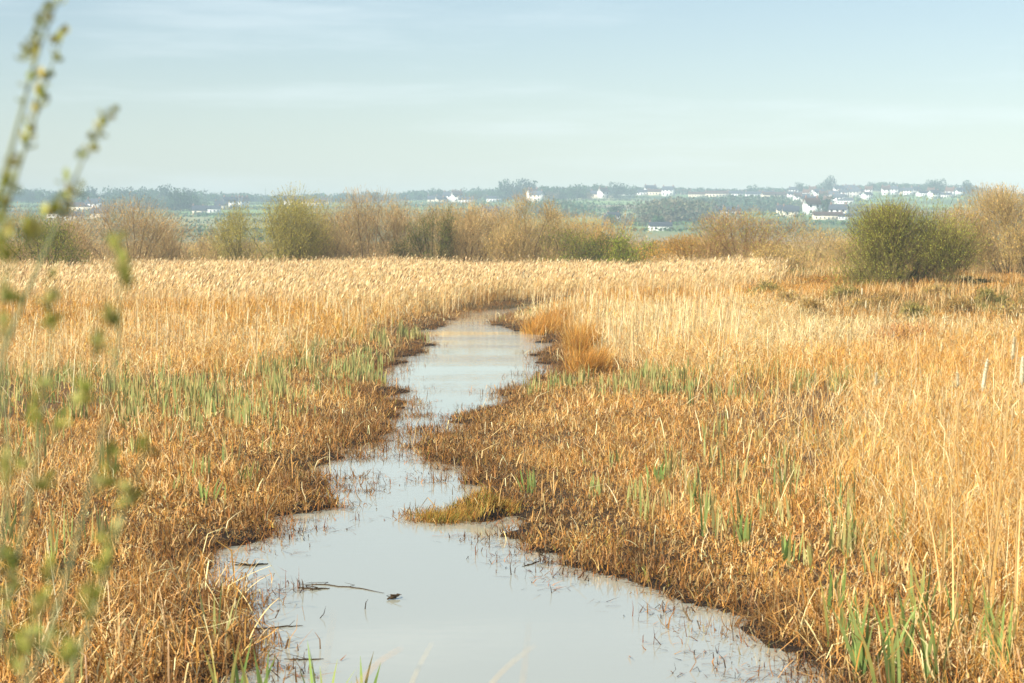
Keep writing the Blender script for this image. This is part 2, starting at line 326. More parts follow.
# 2. green iris / reedmace shoots
A2 = Acc()
cx, cy, cz, csd, cu, cs = scatter(13.2, 80, 9, z_green, 1.15, 0.3)
r = rng.integers(5, 10, len(cx)); X = np.repeat(cx, r)+G(0, .07, r.sum()); Y = np.repeat(cy, r)+G(0, .07, r.sum()); Z = ground(X, Y); n = len(X)
col = mixcol(['#8ea268', '#a2b07a', '#7c9460', '#b8bc8c', '#66804e', '#c0b080'], n, .16); tip = mixcol(['#a9ac74', '#8fa468', '#c2b07c'], n, .12)
hs = np.repeat(U(.26, .50, len(cx)), r)*U(.7, 1.1, n)
A2.add(ribbons(P3(X, Y, Z), hs, U(.016, .032, n), U(0, 2*pi, n), np.abs(G(0, .1, n)), np.abs(G(0, .16, n)), 3, col=col, tipcol=tip, yaw=G(0, .8, n), wprof=[.8, 1, .75, .06]))
o = A2.build('green_rush_shoots', M_green); tag(o, 'fresh green shoots in a loose band where mat meets dry grass', 'shoots', kind='stuff')

# 3. golden sedge
A3 = Acc()
def z_sedge(X, Y, u, sd, side):
    nr = 41+3*noise(X, Y, 4, 40); pl = (side < 0)*sstep(nr-3, nr+2, Y)*sstep(0.6, 2.0, sd)
    pl2 = (side < 0)*sstep(27, 20, Y)*sstep(.9, 2.2, sd)*0.8
    pl3 = (side < 0)*sstep(1.8, 3.4, sd)*0.10
    pr = (side > 0)*sstep(37, 43, Y)*sstep(0.4, 1.6, sd)+(side > 0)*sstep(2.0, 3.2, sd)*sstep(30, 20, Y)*.9+(side > 0)*sstep(820, 900, u)*(Y < 50)
    pr = (pr+(side > 0)*(sd > 2.0)*(.10+.5*sstep(.55, .7, fnoise(X, Y, 1.1, 47))))*(1-.96*sstep(50, 64, Y)*sstep(740, 850, u))
    return np.clip(np.where(side < 0, pl+pl2+pl3, pr), 0, 1)*np.clip(not_mat(X, Y, u, sd, side)*1.3-.3, 0, 1)
def sedge_cols(X, Y, u, side, n):
    c = mixcol(['#d9a050', '#e0ae66', '#c98a38', '#e8c48c', '#b87c34', '#cfa060'], n, .15, [4, 3, 3, 2, 1.5, 2])
    pale = mixcol(['#ecd0a2', '#e2c090', '#f2dcb8', '#d4b080'], n, .1); hot = mixcol(['#cc9030', '#c2862c', '#daa040', '#a97c30'], n, .12)
    kp = np.where(side > 0, sstep(.38, .62, fnoise(X, Y*.6, 4, 41))*.75*sstep(38, 46, Y)*sstep(84, 70, Y), sstep(.45, .6, fnoise(X, Y*.5, 6, 42))*.5)
    kp = np.clip(kp+np.where(side > 0, .65*sstep(44, 52, Y)*sstep(82, 64, Y)*(u < 900)+.32*(Y < 36), 0), 0, .93)
    c = np.where((U(0, 1, n) < kp)[:, None], pale, c)
    kh = np.where(side < 0, sstep(50, 56, Y)*sstep(76, 68, Y)*.9*sstep(.25, .5, fnoise(X, Y*.5, 6, 43)), sstep(.55, .75, fnoise(X, Y, 3, 44))*.5*sstep(60, 70, Y)+.15*(Y < 30))
    return np.where((U(0, 1, n) < kh)[:, None], hot, c)
X, Y, Z, sd, u, side = scatter(13, 90, 700, z_sedge, 1.2, 1.05); n = len(X); print('sedge', n)
cell = np.interp(Y, [13, 40, 90], [.32, .5, .8]); ci = np.floor(X/cell+.37*np.floor(Y/cell)); cj = np.floor(Y/cell); hh_ = _tab[ci.astype(int) & 255, cj.astype(int) & 255]; h2_ = _tab[(ci.astype(int)+91) & 255, (cj.astype(int)+43) & 255]
tx = (ci+.2+.6*hh_-.37*cj)*cell; ty = (cj+.2+.6*h2_)*cell; in_t = U(0, 1, n) < .72
pull = np.where(in_t, U(.35, .9, n), 0); X = X+(tx-X)*pull; Y = Y+(ty-Y)*pull; sd, side = shore(X, Y); Z = ground(X, Y); taz = np.arctan2(Y-ty, X-tx); hct = .62+.75*_tab[(ci.astype(int)*7+3) & 255, (cj.astype(int)*5+1) & 255]
col = sedge_cols(X, Y, u, side, n)
base_h = np.where(side < 0, np.interp(Y, [13, 24, 40, 60, 90], [.46, .42, .58, .66, .6]), np.interp(Y, [13, 22, 32, 45, 60, 72, 90], [.66, .68, .55, .66, .72, .55, .5]))
h = base_h*U(.45, 1.1, n)*hct*(.75+.5*noise(X, Y, 2.2, 45))*(0.45+.55*sstep(0.3, 2.2, sd))
w = np.interp(Y, [13, 30, 60, 90], [.0045, .007, .010, .014])*U(.7, 1.4, n)
cv = np.abs(G(0, 1.1, n))+.2
A3.add(ribbons(P3(X, Y, Z), h, w, np.where(in_t, taz+G(0, .8, n), azn(n, 2.2)), np.abs(G(.18, .30, n)), cv, 4, col=col, tipcol=np.clip(col*1.12+.01, 0, .92)))
# taller pale stems rising through it
X, Y, Z, sd, u, side = scatter(15, 84, 15, lambda X, Y, u, sd, side: z_sedge(X, Y, u, sd, side)*np.where(side > 0, sstep(40, 50, Y)*.9+.22, .35), 1.2, .55); n = len(X)
col = mixcol(['#ecd2aa', '#e6c494', '#dcb482', '#f4e2c4'], n, .1)
A3.add(ribbons(P3(X, Y, Z), U(.6, 1.25, n)*np.where(Y < 32, .75, 1)*np.where(Y > 60, .8, 1)*np.where((u > 740) & (Y > 36), .62, 1), np.interp(Y, [13, 40, 84], [.007, .014, .024]), azn(n), np.abs(G(0, .09, n)), np.abs(G(0, .15, n)), 3, col=col, taper=.5))
# short curled leaf bits lodged in the sward
X, Y, Z, sd, u, side = scatter(13, 92, 200, lambda *a: z_sedge(*a), 1.2, .62); n = len(X); print('tangle', n)
hc = np.where(side < 0, np.interp(Y, [13, 24, 40, 60, 90], [.36, .34, .5, .55, .5]), np.interp(Y, [13, 22, 32, 45, 60, 72, 90], [.55, .55, .45, .55, .6, .45, .4]))
A3.add(ribbons(P3(X, Y, Z+hc*U(.35, 1.15, n)), U(.08, .26, n)*np.interp(Y, [13, 50, 90], [.8, 1, 1.2]), np.interp(Y, [13, 40, 90], [.006, .012, .02])*U(.6, 1.4, n), U(0, 2*pi, n), U(.5, 2.2, n), G(0, 1.2, n), 3, col=np.clip(sedge_cols(X, Y, u, side, n)*U(.8, 1.3, (n, 1)), 0, .9)))
# bent and broken straw
X, Y, Z, sd, u, side = scatter(13, 80, 150, lambda *a: np.maximum(z_sedge(*a), .07*z_mat(*a)), 1.2, .9); n = len(X)
col = mixcol(['#ecca98', '#dcb07a', '#cf9a5e', '#f0dcb6'], n, .12)
A3.add(ribbons(P3(X, Y, Z+U(0, .15, n)), U(.25, .75, n)*np.where(sd < 2.5, .6, 1), np.interp(Y, [13, 40, 80], [.009, .014, .022])*U(.7, 1.3, n), U(0, 2*pi, n), np.abs(G(.3, .5, n)), G(.3, .6, n), 4, U(.5, 1.9, n), rng.integers(1, 4, n), col=col, taper=.6))
o = A3.build('golden_sedge', M_dry); tag(o, 'golden sedge and bleached bent straw covering both banks', 'sedge', kind='stuff')

# 4. common reed with plumes
A4 = Acc()
def z_reed(X, Y, u, sd, side):
    l = sstep(70, 86, Y+4*noise(X, Y, 5, 50))*(side < 0)*sstep(.6, 2.5, sd); r_ = (side > 0)*sstep(84, 96, Y)*sstep(790, 640, u)*sstep(0.5, 2.2, sd)+(Y > 94)*sstep(800, 680, u)
    return np.clip(l+r_, 0, 1)*sstep(150, 140, Y)
X, Y, Z, sd, u, side = scatter(70, 150, 60, z_reed, 1.15, .6); n = len(X); print('reed', n)
h = U(.75, 1.18, n)*(.72+.5*fnoise(X, Y, 5, 51))*np.where(U(0, 1, n) < .07, 1.28, 1); col = mixcol(['#e8c698', '#dcb07a', '#f0d8b2', '#cf9f66'], n, .12); az = azn(n, .7)
cl_ = noise(X, Y, 1.4, 55); ln = np.abs(G(.03, .06, n))+.30*sstep(.5, .9, cl_); az = az+(noise(X, Y, 2.5, 56)-.5)*2.2; cv = np.abs(G(.12, .1, n)); A4.add(ribbons(P3(X, Y, Z), h, np.full(n, .015)*U(.7, 1.3, n), az, ln, cv, 3, col=col, taper=.4))
top = np.array([h*np.sin(ln+cv*.5)*np.cos(az), h*np.sin(ln+cv*.5)*np.sin(az), h*np.cos(ln+cv*.45)]).T
# leaves
for rep in range(2):
    f = U(.3, .85, n); b0 = P3(X, Y, Z)+top*f[:, None]; a2 = azn(n, 1.2)
    A4.add(ribbons(b0, U(.25, .5, n), U(.014, .024, n), a2, U(.4, .9, n), U(.3, .9, n), 2, col=mixcol(['#e8c48e', '#dcae70', '#f0d8b0'], n, .12)))
k = U(0, 1, n) < .45; m_ = k.sum(); pc = mixcol(['#e2c49c', '#d4b088', '#a88460', '#ecd8b8', '#80603f'], m_, .12, [4, 4, 1.6, 2, 1])
A4.add(ribbons((P3(X, Y, Z)+top)[k]-[0, 0, .03], U(.12, .24, m_), U(.03, .055, m_), azn(m_, .5), U(.1, .5, m_), U(.3, 1.0, m_), 3, col=pc, wprof=[.3, 1, .8, .1]))
n2 = int(n*1.3); i = rng.integers(0, n, n2); hz_ = h[i]*U(.45, 1.05, n2)
A4.add(ribbons(P3(X[i]+G(0, .15, n2), Y[i]+G(0, .15, n2), Z[i]+hz_), U(.1, .28, n2), U(.014, .03, n2), U(0, 2*pi, n2), U(.3, 2.2, n2), G(0, 1, n2), 2, col=mixcol(['#ecd0a4', '#e2bc86', '#f2e0c0', '#b89468', '#a8824f'], n2, .14, [4, 3, 3, 1.5, 1])))
o = A4.build('common_reed_bed', M_dry); tag(o, 'dense pale reed bed with feathery plumes below the willows', 'reed bed', kind='stuff')

# 5. heathy brown scrub on the rise, right
A5 = Acc()
def z_heath(X, Y, u, sd, side): return (side > 0)*sstep(50, 66, Y+10*noise(X, Y, 6, 60))*sstep(740, 840, u)*sstep(132, 124, Y)
X, Y, Z, sd, u, side = scatter(48, 134, 170, z_heath, 1.15, .6); n = len(X); print('heath', n)
tn = fnoise(X, Y, 5, 61)
c1 = mixcol(['#94703e', '#7c6036', '#ac8650', '#66542e', '#9a7442'], n, .18); c2 = mixcol(['#b8843e', '#cc9a54', '#a87838'], n, .14); c3 = mixcol(['#7c7a40', '#8e8648', '#6a6a38'], n, .14)
col = np.where((tn > .56)[:, None], c2, np.where((tn < .38)[:, None], c3, c1))
A5.add(ribbons(P3(X, Y, Z), U(.12, .42, n)*(.2+1.5*noise(X, Y, 2.5, 62)), U(.014, .028, n), azn(n, 2), np.abs(G(0, .35, n)), np.abs(G(0, .6, n)), 3, col=col))
X, Y, Z, sd, u, side = scatter(66, 128, 12, lambda *a: z_heath(*a)*sstep(.45, .6, noise(a[0], a[1], 5, 64)), 1.15, .4); n = len(X)
A5.add(ribbons(P3(X, Y, Z), U(.4, .8, n), U(.016, .024, n), azn(n), np.abs(G(0, .12, n)), np.abs(G(0, .5, n)), 3, col=mixcol(['#ecd0a4', '#e0b880', '#d8a060'], n, .12)))
o = A5.build('heath_undergrowth', M_dry); tag(o, 'brown tangled heath on the rise below the big green bush', 'undergrowth', kind='stuff')

# 6. rough tussocky pasture between marsh scrub and the hill fields
A6 = Acc()
n = 60000; Y = U(128, 470, n)**1.0; X = U(-1, 1, n)*(.2572*Y*1.25+2); Z = ground(X, Y)
col = mixcol(['#a98c58', '#c2a06a', '#8c8450', '#b08858'], n, .15); A6.add(ribbons(P3(X, Y, Z), U(.4, 1.1, n), Y*.0005*U(.6, 1.6, n)+.02, azn(n), np.abs(G(0, .2, n)), np.abs(G(0, .5, n)), 2, col=col))
o = A6.build('rough_grass', M_dry); tag(o, 'rough tan grass on the flat land behind the willows', 'grass', kind='stuff')

# bank grass by the photographer's feet
A7 = Acc(); n = 9000; X = U(-4, 4, n); Y = U(-3, 7.2, n); Z = ground(X, Y); k = (Z > .3) & (np.hypot(X, Y) > .5); X, Y, Z = X[k], Y[k], Z[k]; n = len(X)
A7.add(ribbons(P3(X, Y, Z), U(.15, .5, n)*np.where(Y > 4, .8, 1), U(.004, .008, n), azn(n), np.abs(G(0, .25, n)), np.abs(G(.4, .5, n)), 4, col=mixcol(['#d9b070', '#b8a050', '#8a9a4c', '#c89048'], n, .15)))
o = A7.build('bank_grass', M_dry); tag(o, 'mixed dry and green grass on the bank beside the young willow', 'grass', kind='stuff')

# ------------------------------------------------------------------ individual tussocks
def tussock(name, X0, Y0, rx, ry, hh, n, cols, label, w=.008, group=None, cvm=.7):
    ns = 14; sc_ = np.stack([U(-.8, .8, ns)*rx, U(-.8, .8, ns)*ry], 1); sh = U(.55, 1.15, ns); sa = U(-.5, .9, ns); k = rng.integers(0, ns, n)
    x = sc_[k, 0]+G(0, .22*min(rx, ry), n); y = sc_[k, 1]+G(0, .22*min(rx, ry), n); zz = ground(X0+x, Y0+y); b0 = float(ground(X0, Y0)); kk = zz > -.16
    kk[:3] = True; x, y, zz, k = x[kk], y[kk], zz[kk], k[kk]; n = len(x); root = empty(name, (X0, Y0, b0)); c = mixcol(cols, n, .17)*(.8+.4*noise(X0+x, Y0+y, .3, 90))[:, None]
    out = np.arctan2(y-sc_[k, 1], x-sc_[k, 0])+G(0, .6, n); out = np.where(U(0, 1, n) < .4, sa[k], out)
    V, Fq, cc = ribbons(P3(x, y, zz-b0), hh*U(.4, 1.15, n)*sh[k], w*U(.6, 1.4, n), out, np.abs(G(.1, .22, n)), np.abs(G(cvm, .5, n)), 4, col=c, tipcol=np.clip(c*1.12, 0, .9))
    mesh('leaf_tuft', V, Fq, cc, M_dry, root); tag(root, label, 'tussock', group); return root
ORG = ['#cc8c36', '#d89c48', '#b87c30', '#a06c34', '#e0b474', '#8a6c34']
def gpos(px, py): D = dep(py, .15); return (px-W/2)/F*D, D
for px, py, rx, ry, hh, n, lab in [
    (580, 343, .5, 2.2, .95, 4600, 'tall orange tussock leaning over the water at the river bend'),
    (588, 364, .45, 1.5, .7, 2800, 'orange tussock just below the taller one at the river bend'),
    (541, 322, .9, 1.6, .65, 4000, 'orange grass tussock on the spit above the rippled water'),
    (564, 318, .9, 2.0, .8, 4000, 'orange brown tussock set back beside the spit tussock')]:
    x, y = gpos(px, py+6); tussock('orange_tussock', x, y, rx, ry, hh, n, ORG, lab, .010, 'orange tussocks by the river bend')
tussock('shore_tussock', -.90, 22.1, .42, .36, .20, 2600, ['#8a8440', '#a98a3c', '#b87a34', '#c8903c', '#6f7034'], 'olive and orange tussock jutting out alone into the water', .007)
tussock('shore_tussock', -.40, 22.25, .46, .40, .16, 2200, ['#9a8440', '#b0853c', '#a8702e', '#c8a05c', '#7d7a3c'], 'brown tussock joining the jutting tussock to the muddy bank', .007)

# big green iris clumps on the near banks, each one pointed out by where it stands
iris = [(693,508,'green iris fan in the brown mat above the wide pool'),(745,545,'iris clump standing in brown litter near the pool corner'),(790,560,'slender iris clump in front of tall golden grass'),
 (868,668,'tall iris fan at the water corner with bent straw around it'),(905,660,'dense iris clump between two straw bundles'),(938,676,'short iris clump below the dark iris blade'),(972,640,'iris fan under the white cattail stalks'),
 (1004,672,'iris clump at the very edge of the picture beside bent straw'),(835,610,'pale iris tuft where the bank curves by the pool'),
 (850,640,'narrow iris clump just above the water corner fan'),(925,628,'iris clump between golden stalks and bent straw'),(990,655,'iris fan wedged between two others by the picture edge'),(890,690,'low iris clump at the very bottom beside dark water'),
 (262,700,'dark green iris shoots standing beside the muddy near shore'),(322,706,'single leaning iris shoot standing in the pool water'),(352,712,'small iris shoots rising from water by floating stalks'),(222,690,'broad iris shoots against the dark left bank mud'),
 (660,487,'lone iris tuft in the middle of the brown mat'),(530,486,'iris tuft behind the jutting tussock inlet'),(205,500,'lone iris shoot in brown litter on the muddy shore'),(246,478,'slim iris tuft above the litter bay')]
for px, py, lab in iris:
    x, y = gpos(px, py); x2 = x; b0 = max(float(ground(x, y)), -.1); root = empty('iris_clump', (x, y, b0))
    n = int(U(7, 12)) if py < 690 else 6; ex = 1.35 if px > 820 else (1.45 if py > 600 else .8)
    P = P3(G(0, .05, n), G(0, .05, n), np.zeros(n)); c = mixcol(['#6b9150', '#7fa060', '#557d48', '#8fae70'], n, .1)
    V, Fq, cc = ribbons(P, U(.28, .46, n)*ex, U(.018, .034, n), np.where(U(0, 1, n) < .5, 0, pi)+G(0, .3, n), np.abs(G(0.02, .12, n)), np.abs(G(0, .2, n)), 5, col=c, tipcol=mixcol(['#9db070', '#8aa860', '#b8a868'], n, .08), yaw=G(0, .5, n), wprof=[.7, .95, 1, .85, .55, .04])
    mesh('iris_leaves', V, Fq, cc, M_green, root); tag(root, lab, 'iris', 'green iris clumps on the near banks')

# thick bent reedmace straw at the near right corner and the left bank
A8 = Acc()
for (cx0, cy0, sx_, sy_, n) in [(3.25, 14.4, 1.1, .9, 700), (2.5, 15.6, .5, .8, 220), (-3.0, 14.6, 1.1, 1.2, 700), (-2.6, 17.5, .8, 1.8, 380), (4.2, 18, 1.0, 2.0, 380)]:
    X = cx0+G(0, sx_*.5, n); Y = cy0+G(0, sy_*.6, n); sd, _ = shore(X, Y); k = (sd > -.12) & (Y > 12.7); X, Y = X[k], Y[k]; n = len(X); Z = np.maximum(ground(X, Y), -.05)
    A8.add(ribbons(P3(X, Y, Z+U(0, .12, n)), U(.18, .6, n), U(.006, .015, n), U(0, 2*pi, n), np.abs(G(.6, .6, n)), G(.2, .5, n), 5, U(.6, 2.0, n), rng.integers(1, 5, n), col=mixcol(['#e4be8c', '#d09c60', '#f0d4a8', '#b8823e', '#8f6432'], n, .16, [3, 3, 2, 2, 1.5]), taper=.4))
o = A8.build('bent_straw', M_dry); tag(o, 'thick bent and snapped reedmace straw on the near banks', 'straw', kind='stuff')

# ------------------------------------------------------------------ cattails
def cattail(px, ytop, D, head, label, leanx=0.0, hl=.16, hr=.016):
    p = at(px, ytop, D); x0 = p[0]-leanx; b0 = float(ground(x0, D)); root = empty('cattail', (x0, D, b0)); Ht = p[2]-b0
    tt = np.linspace(0, 1, 9); pts = np.stack([leanx*tt**1.5, 0.02*np.sin(tt*5), Ht*tt], 1); mb = MB(); mb.tube(pts, np.linspace(.006, .003, 9), lin('#dcb684'), 6); mb.build('stem', M_dry, root, True)
    if head:
        s0 = 1-hl/Ht-.02; q = np.linspace(s0, 1.0, 12); hp = np.stack([leanx*q**1.5, 0.02*np.sin(q*5), Ht*q], 1)
        prof = .8*hr*np.array([.25, .75, 1, 1.05, .9, 1.1, .95, 1.1, .9, .85, .6, .2]); hb = MB(); hb.tube(hp, prof, lin('#f4e6d0'), 10)
        n = 500; ai = rng.integers(1, 11, n); a = U(0, 2*pi, n); b = hp[ai]+np.stack([np.cos(a)*prof[ai]*.8, np.sin(a)*prof[ai]*.8, U(-.006, .006, n)], 1)
        V, Fq, c = ribbons(b, U(.010, .030, n), U(.002, .005, n), a, U(.8, 1.7, n), G(0, .5, n), 2, col=mixcol(['#f8ecd8', '#f0dcbc', '#d8b890'], n, .1)); hb.add(V, Fq, c)
        hb.build('seed_head', M_dry, root)
    n = 3; c = mixcol(['#e6c08a', '#d8a868'], n, .1)
    V, Fq, cc = ribbons(np.zeros((n, 3))+[0, 0, .02], U(.5, .85, n)*Ht, U(.012, .018, n), U(0, 2*pi, n), U(.04, .14, n), U(.1, .5, n), 5, col=c)
    mesh('dry_leaf', V, Fq, cc, M_dry, root); tag(root, label, 'cattail', 'pale cattail stalks in golden grass'); return root
for a in [(987, 358, 14.6, 1, 'tall cattail with long fluffy white head in golden grass', .22, .20, .017), (1014, 336, 15.2, 1, 'cattail reaching highest with slim white head near the picture edge', .14, .14, .013),
          (1022, 356, 14.2, 1, 'cattail cut by the picture edge with a fat woolly head', .02, .16, .02), (960, 390, 15.6, 0, 'headless pale stalk left of the long fluffy cattail', .12, .1, .01),
          (1003, 392, 15.0, 0, 'headless pale stalk between two fluffy cattails', .10, .1, .01), (876, 372, 22, 1, 'short cattail with small fluff halfway down the golden bank', .05, .12, .014),
          (957, 372, 20, 1, 'small woolly cattail behind the long fluffy one', -.04, .12, .013), (733, 352, 38, 0, 'bare pale stalk rising above green shoots near the bend', .03, .1, .01),
          (866, 300, 52, 1, 'slim pale cattail standing alone above bleached straw', .04, .2, .022), (862, 288, 64, 1, 'distant cattail with white tuft below the big green bush', .0, .2, .03),
          (925, 520, 15.4, 0, 'short broken stalk beside iris on the near bank', -.1, .1, .01), (893, 470, 16.2, 0, 'pale stalk leaning over the iris clumps', .14, .1, .01)]:
    cattail(*a)

# ------------------------------------------------------------------ shrubs beyond the reeds
def shrub(name, px, D, wpx, ytop, tw_cols, lf_cols, n_tw, n_lf, label, seed, yb=None, lfs=(.05, .10), depth=None, lobes=11, dome=.55, twl=(.22, .6), tww=.013, spiky=0.2, group='willow and gorse shrubs beyond the reeds', cat='shrub'):
    global rng, U, G
    keep = rng; rng = np.random.default_rng(seed); U = rng.uniform; G = rng.normal
    X0 = (px-W/2)/F*D; b0 = float(ground(X0, D)); Ht = at(px, ytop, D)[2]-b0; Ht *= 1.22 if ytop != 207 or px != 905 else 1.1; rx = wpx/F*D/2*1.8; n_tw = int(n_tw*1.9); n_lf = int(n_lf*1.7); lobes += 5; ry = depth or rx*.8
    root = empty(name, (X0, D, b0-.05))
    # main limbs to lobe centres
    lc = []; lr = []
    for i in range(lobes):
        a = U(0, 2*pi); r = math.sqrt(U(0, 1))*.72; xx, yy = r*cos(a), r*sin(a); top = math.sqrt(max(0, 1-r*r)); zz = U(.12, .80)*(.45+.55*top)
        lc.append((xx*rx, yy*ry, zz*Ht)); lr.append(U(.30, .46))
    lc.append((U(-.15, .15)*rx, 0, .72*Ht)); lr.append(.36)
    lc = np.array(lc); lr = np.array(lr); lb = MB(); bark = lin(tw_cols[0])*.7
    for c in lc:
        b_ = np.array([c[0]*.25+U(-.1, .1), c[1]*.25+U(-.1, .1), 0]); q = np.linspace(0, 1, 6)[:, None]
        pts = b_*(1-q)+c*q+np.array([0, 0, 1.0])*(q*(1-q))*Ht*.15; pts[1:-1] += G(0, .05, (4, 3)); lb.tube(pts, np.linspace(.05, .018, 6), bark, 5)
    # twigs
    k = rng.choice(len(lc), n_tw, p=lr**2/np.sum(lr**2)); v = G(0, 1, (n_tw, 3)); v /= np.linalg.norm(v, axis=1)[:, None]
    rad = U(0, 1, n_tw)**.45*(1+.3*np.abs(G(0, 1, n_tw))*spiky); off = v*rad[:, None]*lr[k][:, None]*np.array([rx, ry, Ht*.62]); tips = lc[k]+off
    tips[:, 2] = np.where(tips[:, 2] < .08, U(.05, .4, n_tw), tips[:, 2]); m_ = tips[:, 2] > Ht*1.12; tips[m_, 2] = Ht*U(.8, 1.1, m_.sum())
    ln = U(twl[0], twl[1], n_tw)*np.clip(Ht/4.5, .35, 1.3)
    dr = off*[1, 1, .5]+np.array([0, 0, 1.0])*np.linalg.norm(off, axis=1)[:, None]*.9+G(0, .25, (n_tw, 3)); dr /= np.linalg.norm(dr, axis=1)[:, None]
    b0_ = tips-dr*ln[:, None]; lean = np.arccos(np.clip(dr[:, 2], -1, 1)); az = np.arctan2(dr[:, 1], dr[:, 0])
    c = mixcol(tw_cols, n_tw, .18)
    V, Fq, cc = ribbons(b0_, ln, tww*U(.6, 1.3, n_tw), az, lean-.12, np.full(n_tw, .25), 3, col=c, taper=.6, tipcol=c)
    lb.add(V, Fq, cc); lb.build('branches', M_twig, root)
    # leaves / buds along twigs
    if n_lf:
        i = rng.integers(0, n_tw, n_lf); f = U(.25, 1.05, n_lf)[:, None]; P = b0_[i]+dr[i]*ln[i][:, None]*f+G(0, .03, (n_lf, 3))
        tn = fnoise(P[:, 0]+P[:, 1], P[:, 2]*1.3, .8*Ht/4, seed); c = mixcol(lf_cols, n_lf, .18)*(.75+.5*tn)[:, None]
        V, Fq, cc = ribbons(P, U(lfs[0], lfs[1], n_lf), U(lfs[0], lfs[1], n_lf)*.6, U(0, 2*pi, n_lf), U(0, 1.7, n_lf), G(0, .4, n_lf), 1, col=c, wprof=[1, .5])
        mesh('foliage', V, Fq, cc, M_bush, root)
    tag(root, label, cat, group)
    rng = keep; U = rng.uniform; G = rng.normal
    return root
ORD_ = ['first', 'second', 'third', 'fourth', 'fifth', 'sixth', 'seventh', 'eighth', 'ninth', 'tenth', 'eleventh', 'twelfth']
PK = ['#937458', '#a68766', '#80644a', '#b4946e', '#967c5a']; PKL = ['#b8966c', '#a88a5c', '#c4a474', '#9a8250']
OL = ['#86764a', '#98864e', '#766640']; OLL = ['#9a9444', '#aa9e4a', '#88863c', '#b8a854']
TN = ['#a08058', '#b4926a', '#8c7050']; TNL = ['#b0985a', '#c4a468', '#9a8a4c', '#a89050']
GR = ['#5c4c30', '#6c5a38']; GRL = ['#6f7a2c', '#84882f', '#5c6a28', '#98962f', '#4c5c24']
SH = [  # px, D, width, ytop, twigs, leaves, ntw, nlf, label
 (30, 128, 90, 214, PK, PKL, 5200, 3000, 'pinkish bare willow scrub behind the leafy foreground twigs'),
 (44, 121, 58, 224, GR, GRL, 2200, 6500, 'dark green gorse bush under pinkish willow scrub'),
 (133, 134, 108, 205, PK, PKL, 8000, 4500, 'wide rounded pinkish brown willow standing alone before the gap'),
 (200, 142, 40, 238, TN, TNL, 1600, 900, 'low thin scrub in the gap showing the hill field'),
 (178, 139, 44, 222, PK, PKL, 1600, 900, 'small pinkish willow at the edge of the gap'),
 (244, 140, 54, 208, OL, OLL, 2600, 2500, 'brownish low willow joined to the olive one'),
 (284, 136, 76, 200, OL, OLL, 5200, 7000, 'olive budding willow with a pointed top twig'),
 (330, 141, 62, 206, TN, OLL, 4200, 3500, 'olive tan willow between the olive and the pinkish ones'),
 (368, 138, 66, 198, PK, PKL, 5600, 2800, 'tall pinkish brown willow on the skyline'),
 (404, 141, 50, 202, PK, PKL, 4200, 2200, 'brown willow merging into the ivy dark one'),
 (432, 135, 34, 212, GR, ['#5f6a30', '#74783a', '#4c5828'], 1600, 3400, 'narrow dark green ivy covered tree among brown willows'),
 (398, 133, 24, 240, GR, ['#4c4a28', '#5c5a30'], 900, 1500, 'small dark thicket at the foot of the brown willows'),
 (470, 137, 56, 207, TN, PKL, 4800, 2800, 'tan willow right beside the dark ivy covered tree'),
 (497, 143, 40, 214, PK, PKL, 2600, 1500, 'dull brown willow between two tan ones'),
 (522, 135, 52, 200, TN, TNL, 4600, 3600, 'tallest tan green willow with a ragged top'),
 (556, 138, 50, 214, TN, TNL, 3800, 2600, 'leaning tan willow sloping down to green gorse'),
 (572, 131, 50, 234, GR, GRL, 2600, 4600, 'green gorse low at the foot of the orange tinged willow'),
 (590, 139, 56, 216, ['#a87c48', '#b88c54'], ['#a8984c', '#b89a50'], 3600, 2800, 'orange tinged willow above the green gorse'),
 (606, 132, 34, 236, GR, GRL, 1800, 3400, 'olive gorse beside the brightest gorse bush'),
 (628, 129, 42, 234, GR, ['#7c8c28', '#90982c', '#667a26', '#a4a434'], 2200, 5200, 'bright green rounded gorse bush beside pale reeds'),
 (668, 150, 44, 238, PK, PKL, 1800, 1000, 'faint pinkish scrub behind the orange gorse'),
 (690, 126, 66, 236, ['#8a6c40', '#a07c48'], ['#b88c40', '#a88040', '#c49a4c', '#94803c'], 3200, 5200, 'orange flowering gorse sprawling below the red brown willow'),
 (742, 123, 92, 212, ['#94684a', '#a47c54', '#846048', '#ac8a60'], ['#a49048', '#989048', '#8a8840', '#b09a58'], 7600, 5000, 'broad red brown willow with olive lower branches'),
 (700, 152, 70, 232, PK, PKL, 2600, 1500, 'greyish pink scrub fading behind the red brown willow'),
 (808, 146, 84, 228, TN, TNL, 4600, 2800, 'tan brush filling the gap beside the big green bush'),
 (770, 118, 50, 246, TN, TNL, 2400, 1600, 'low straw coloured brush before the red brown willow'),
 (846, 128, 40, 236, TN, TNL, 2000, 1400, 'thin tan brush touching the big green bush'),
 (1010, 112, 84, 194, TN, TNL, 11000, 8000, 'large tan olive willow rising out of the picture edge'),
 (960, 120, 46, 212, TN, TNL, 3400, 2600, 'pale olive willow shoulder behind the big green bush'),
 (1030, 99, 54, 228, TN, TNL, 2600, 2000, 'olive scrub below the large tan willow')]
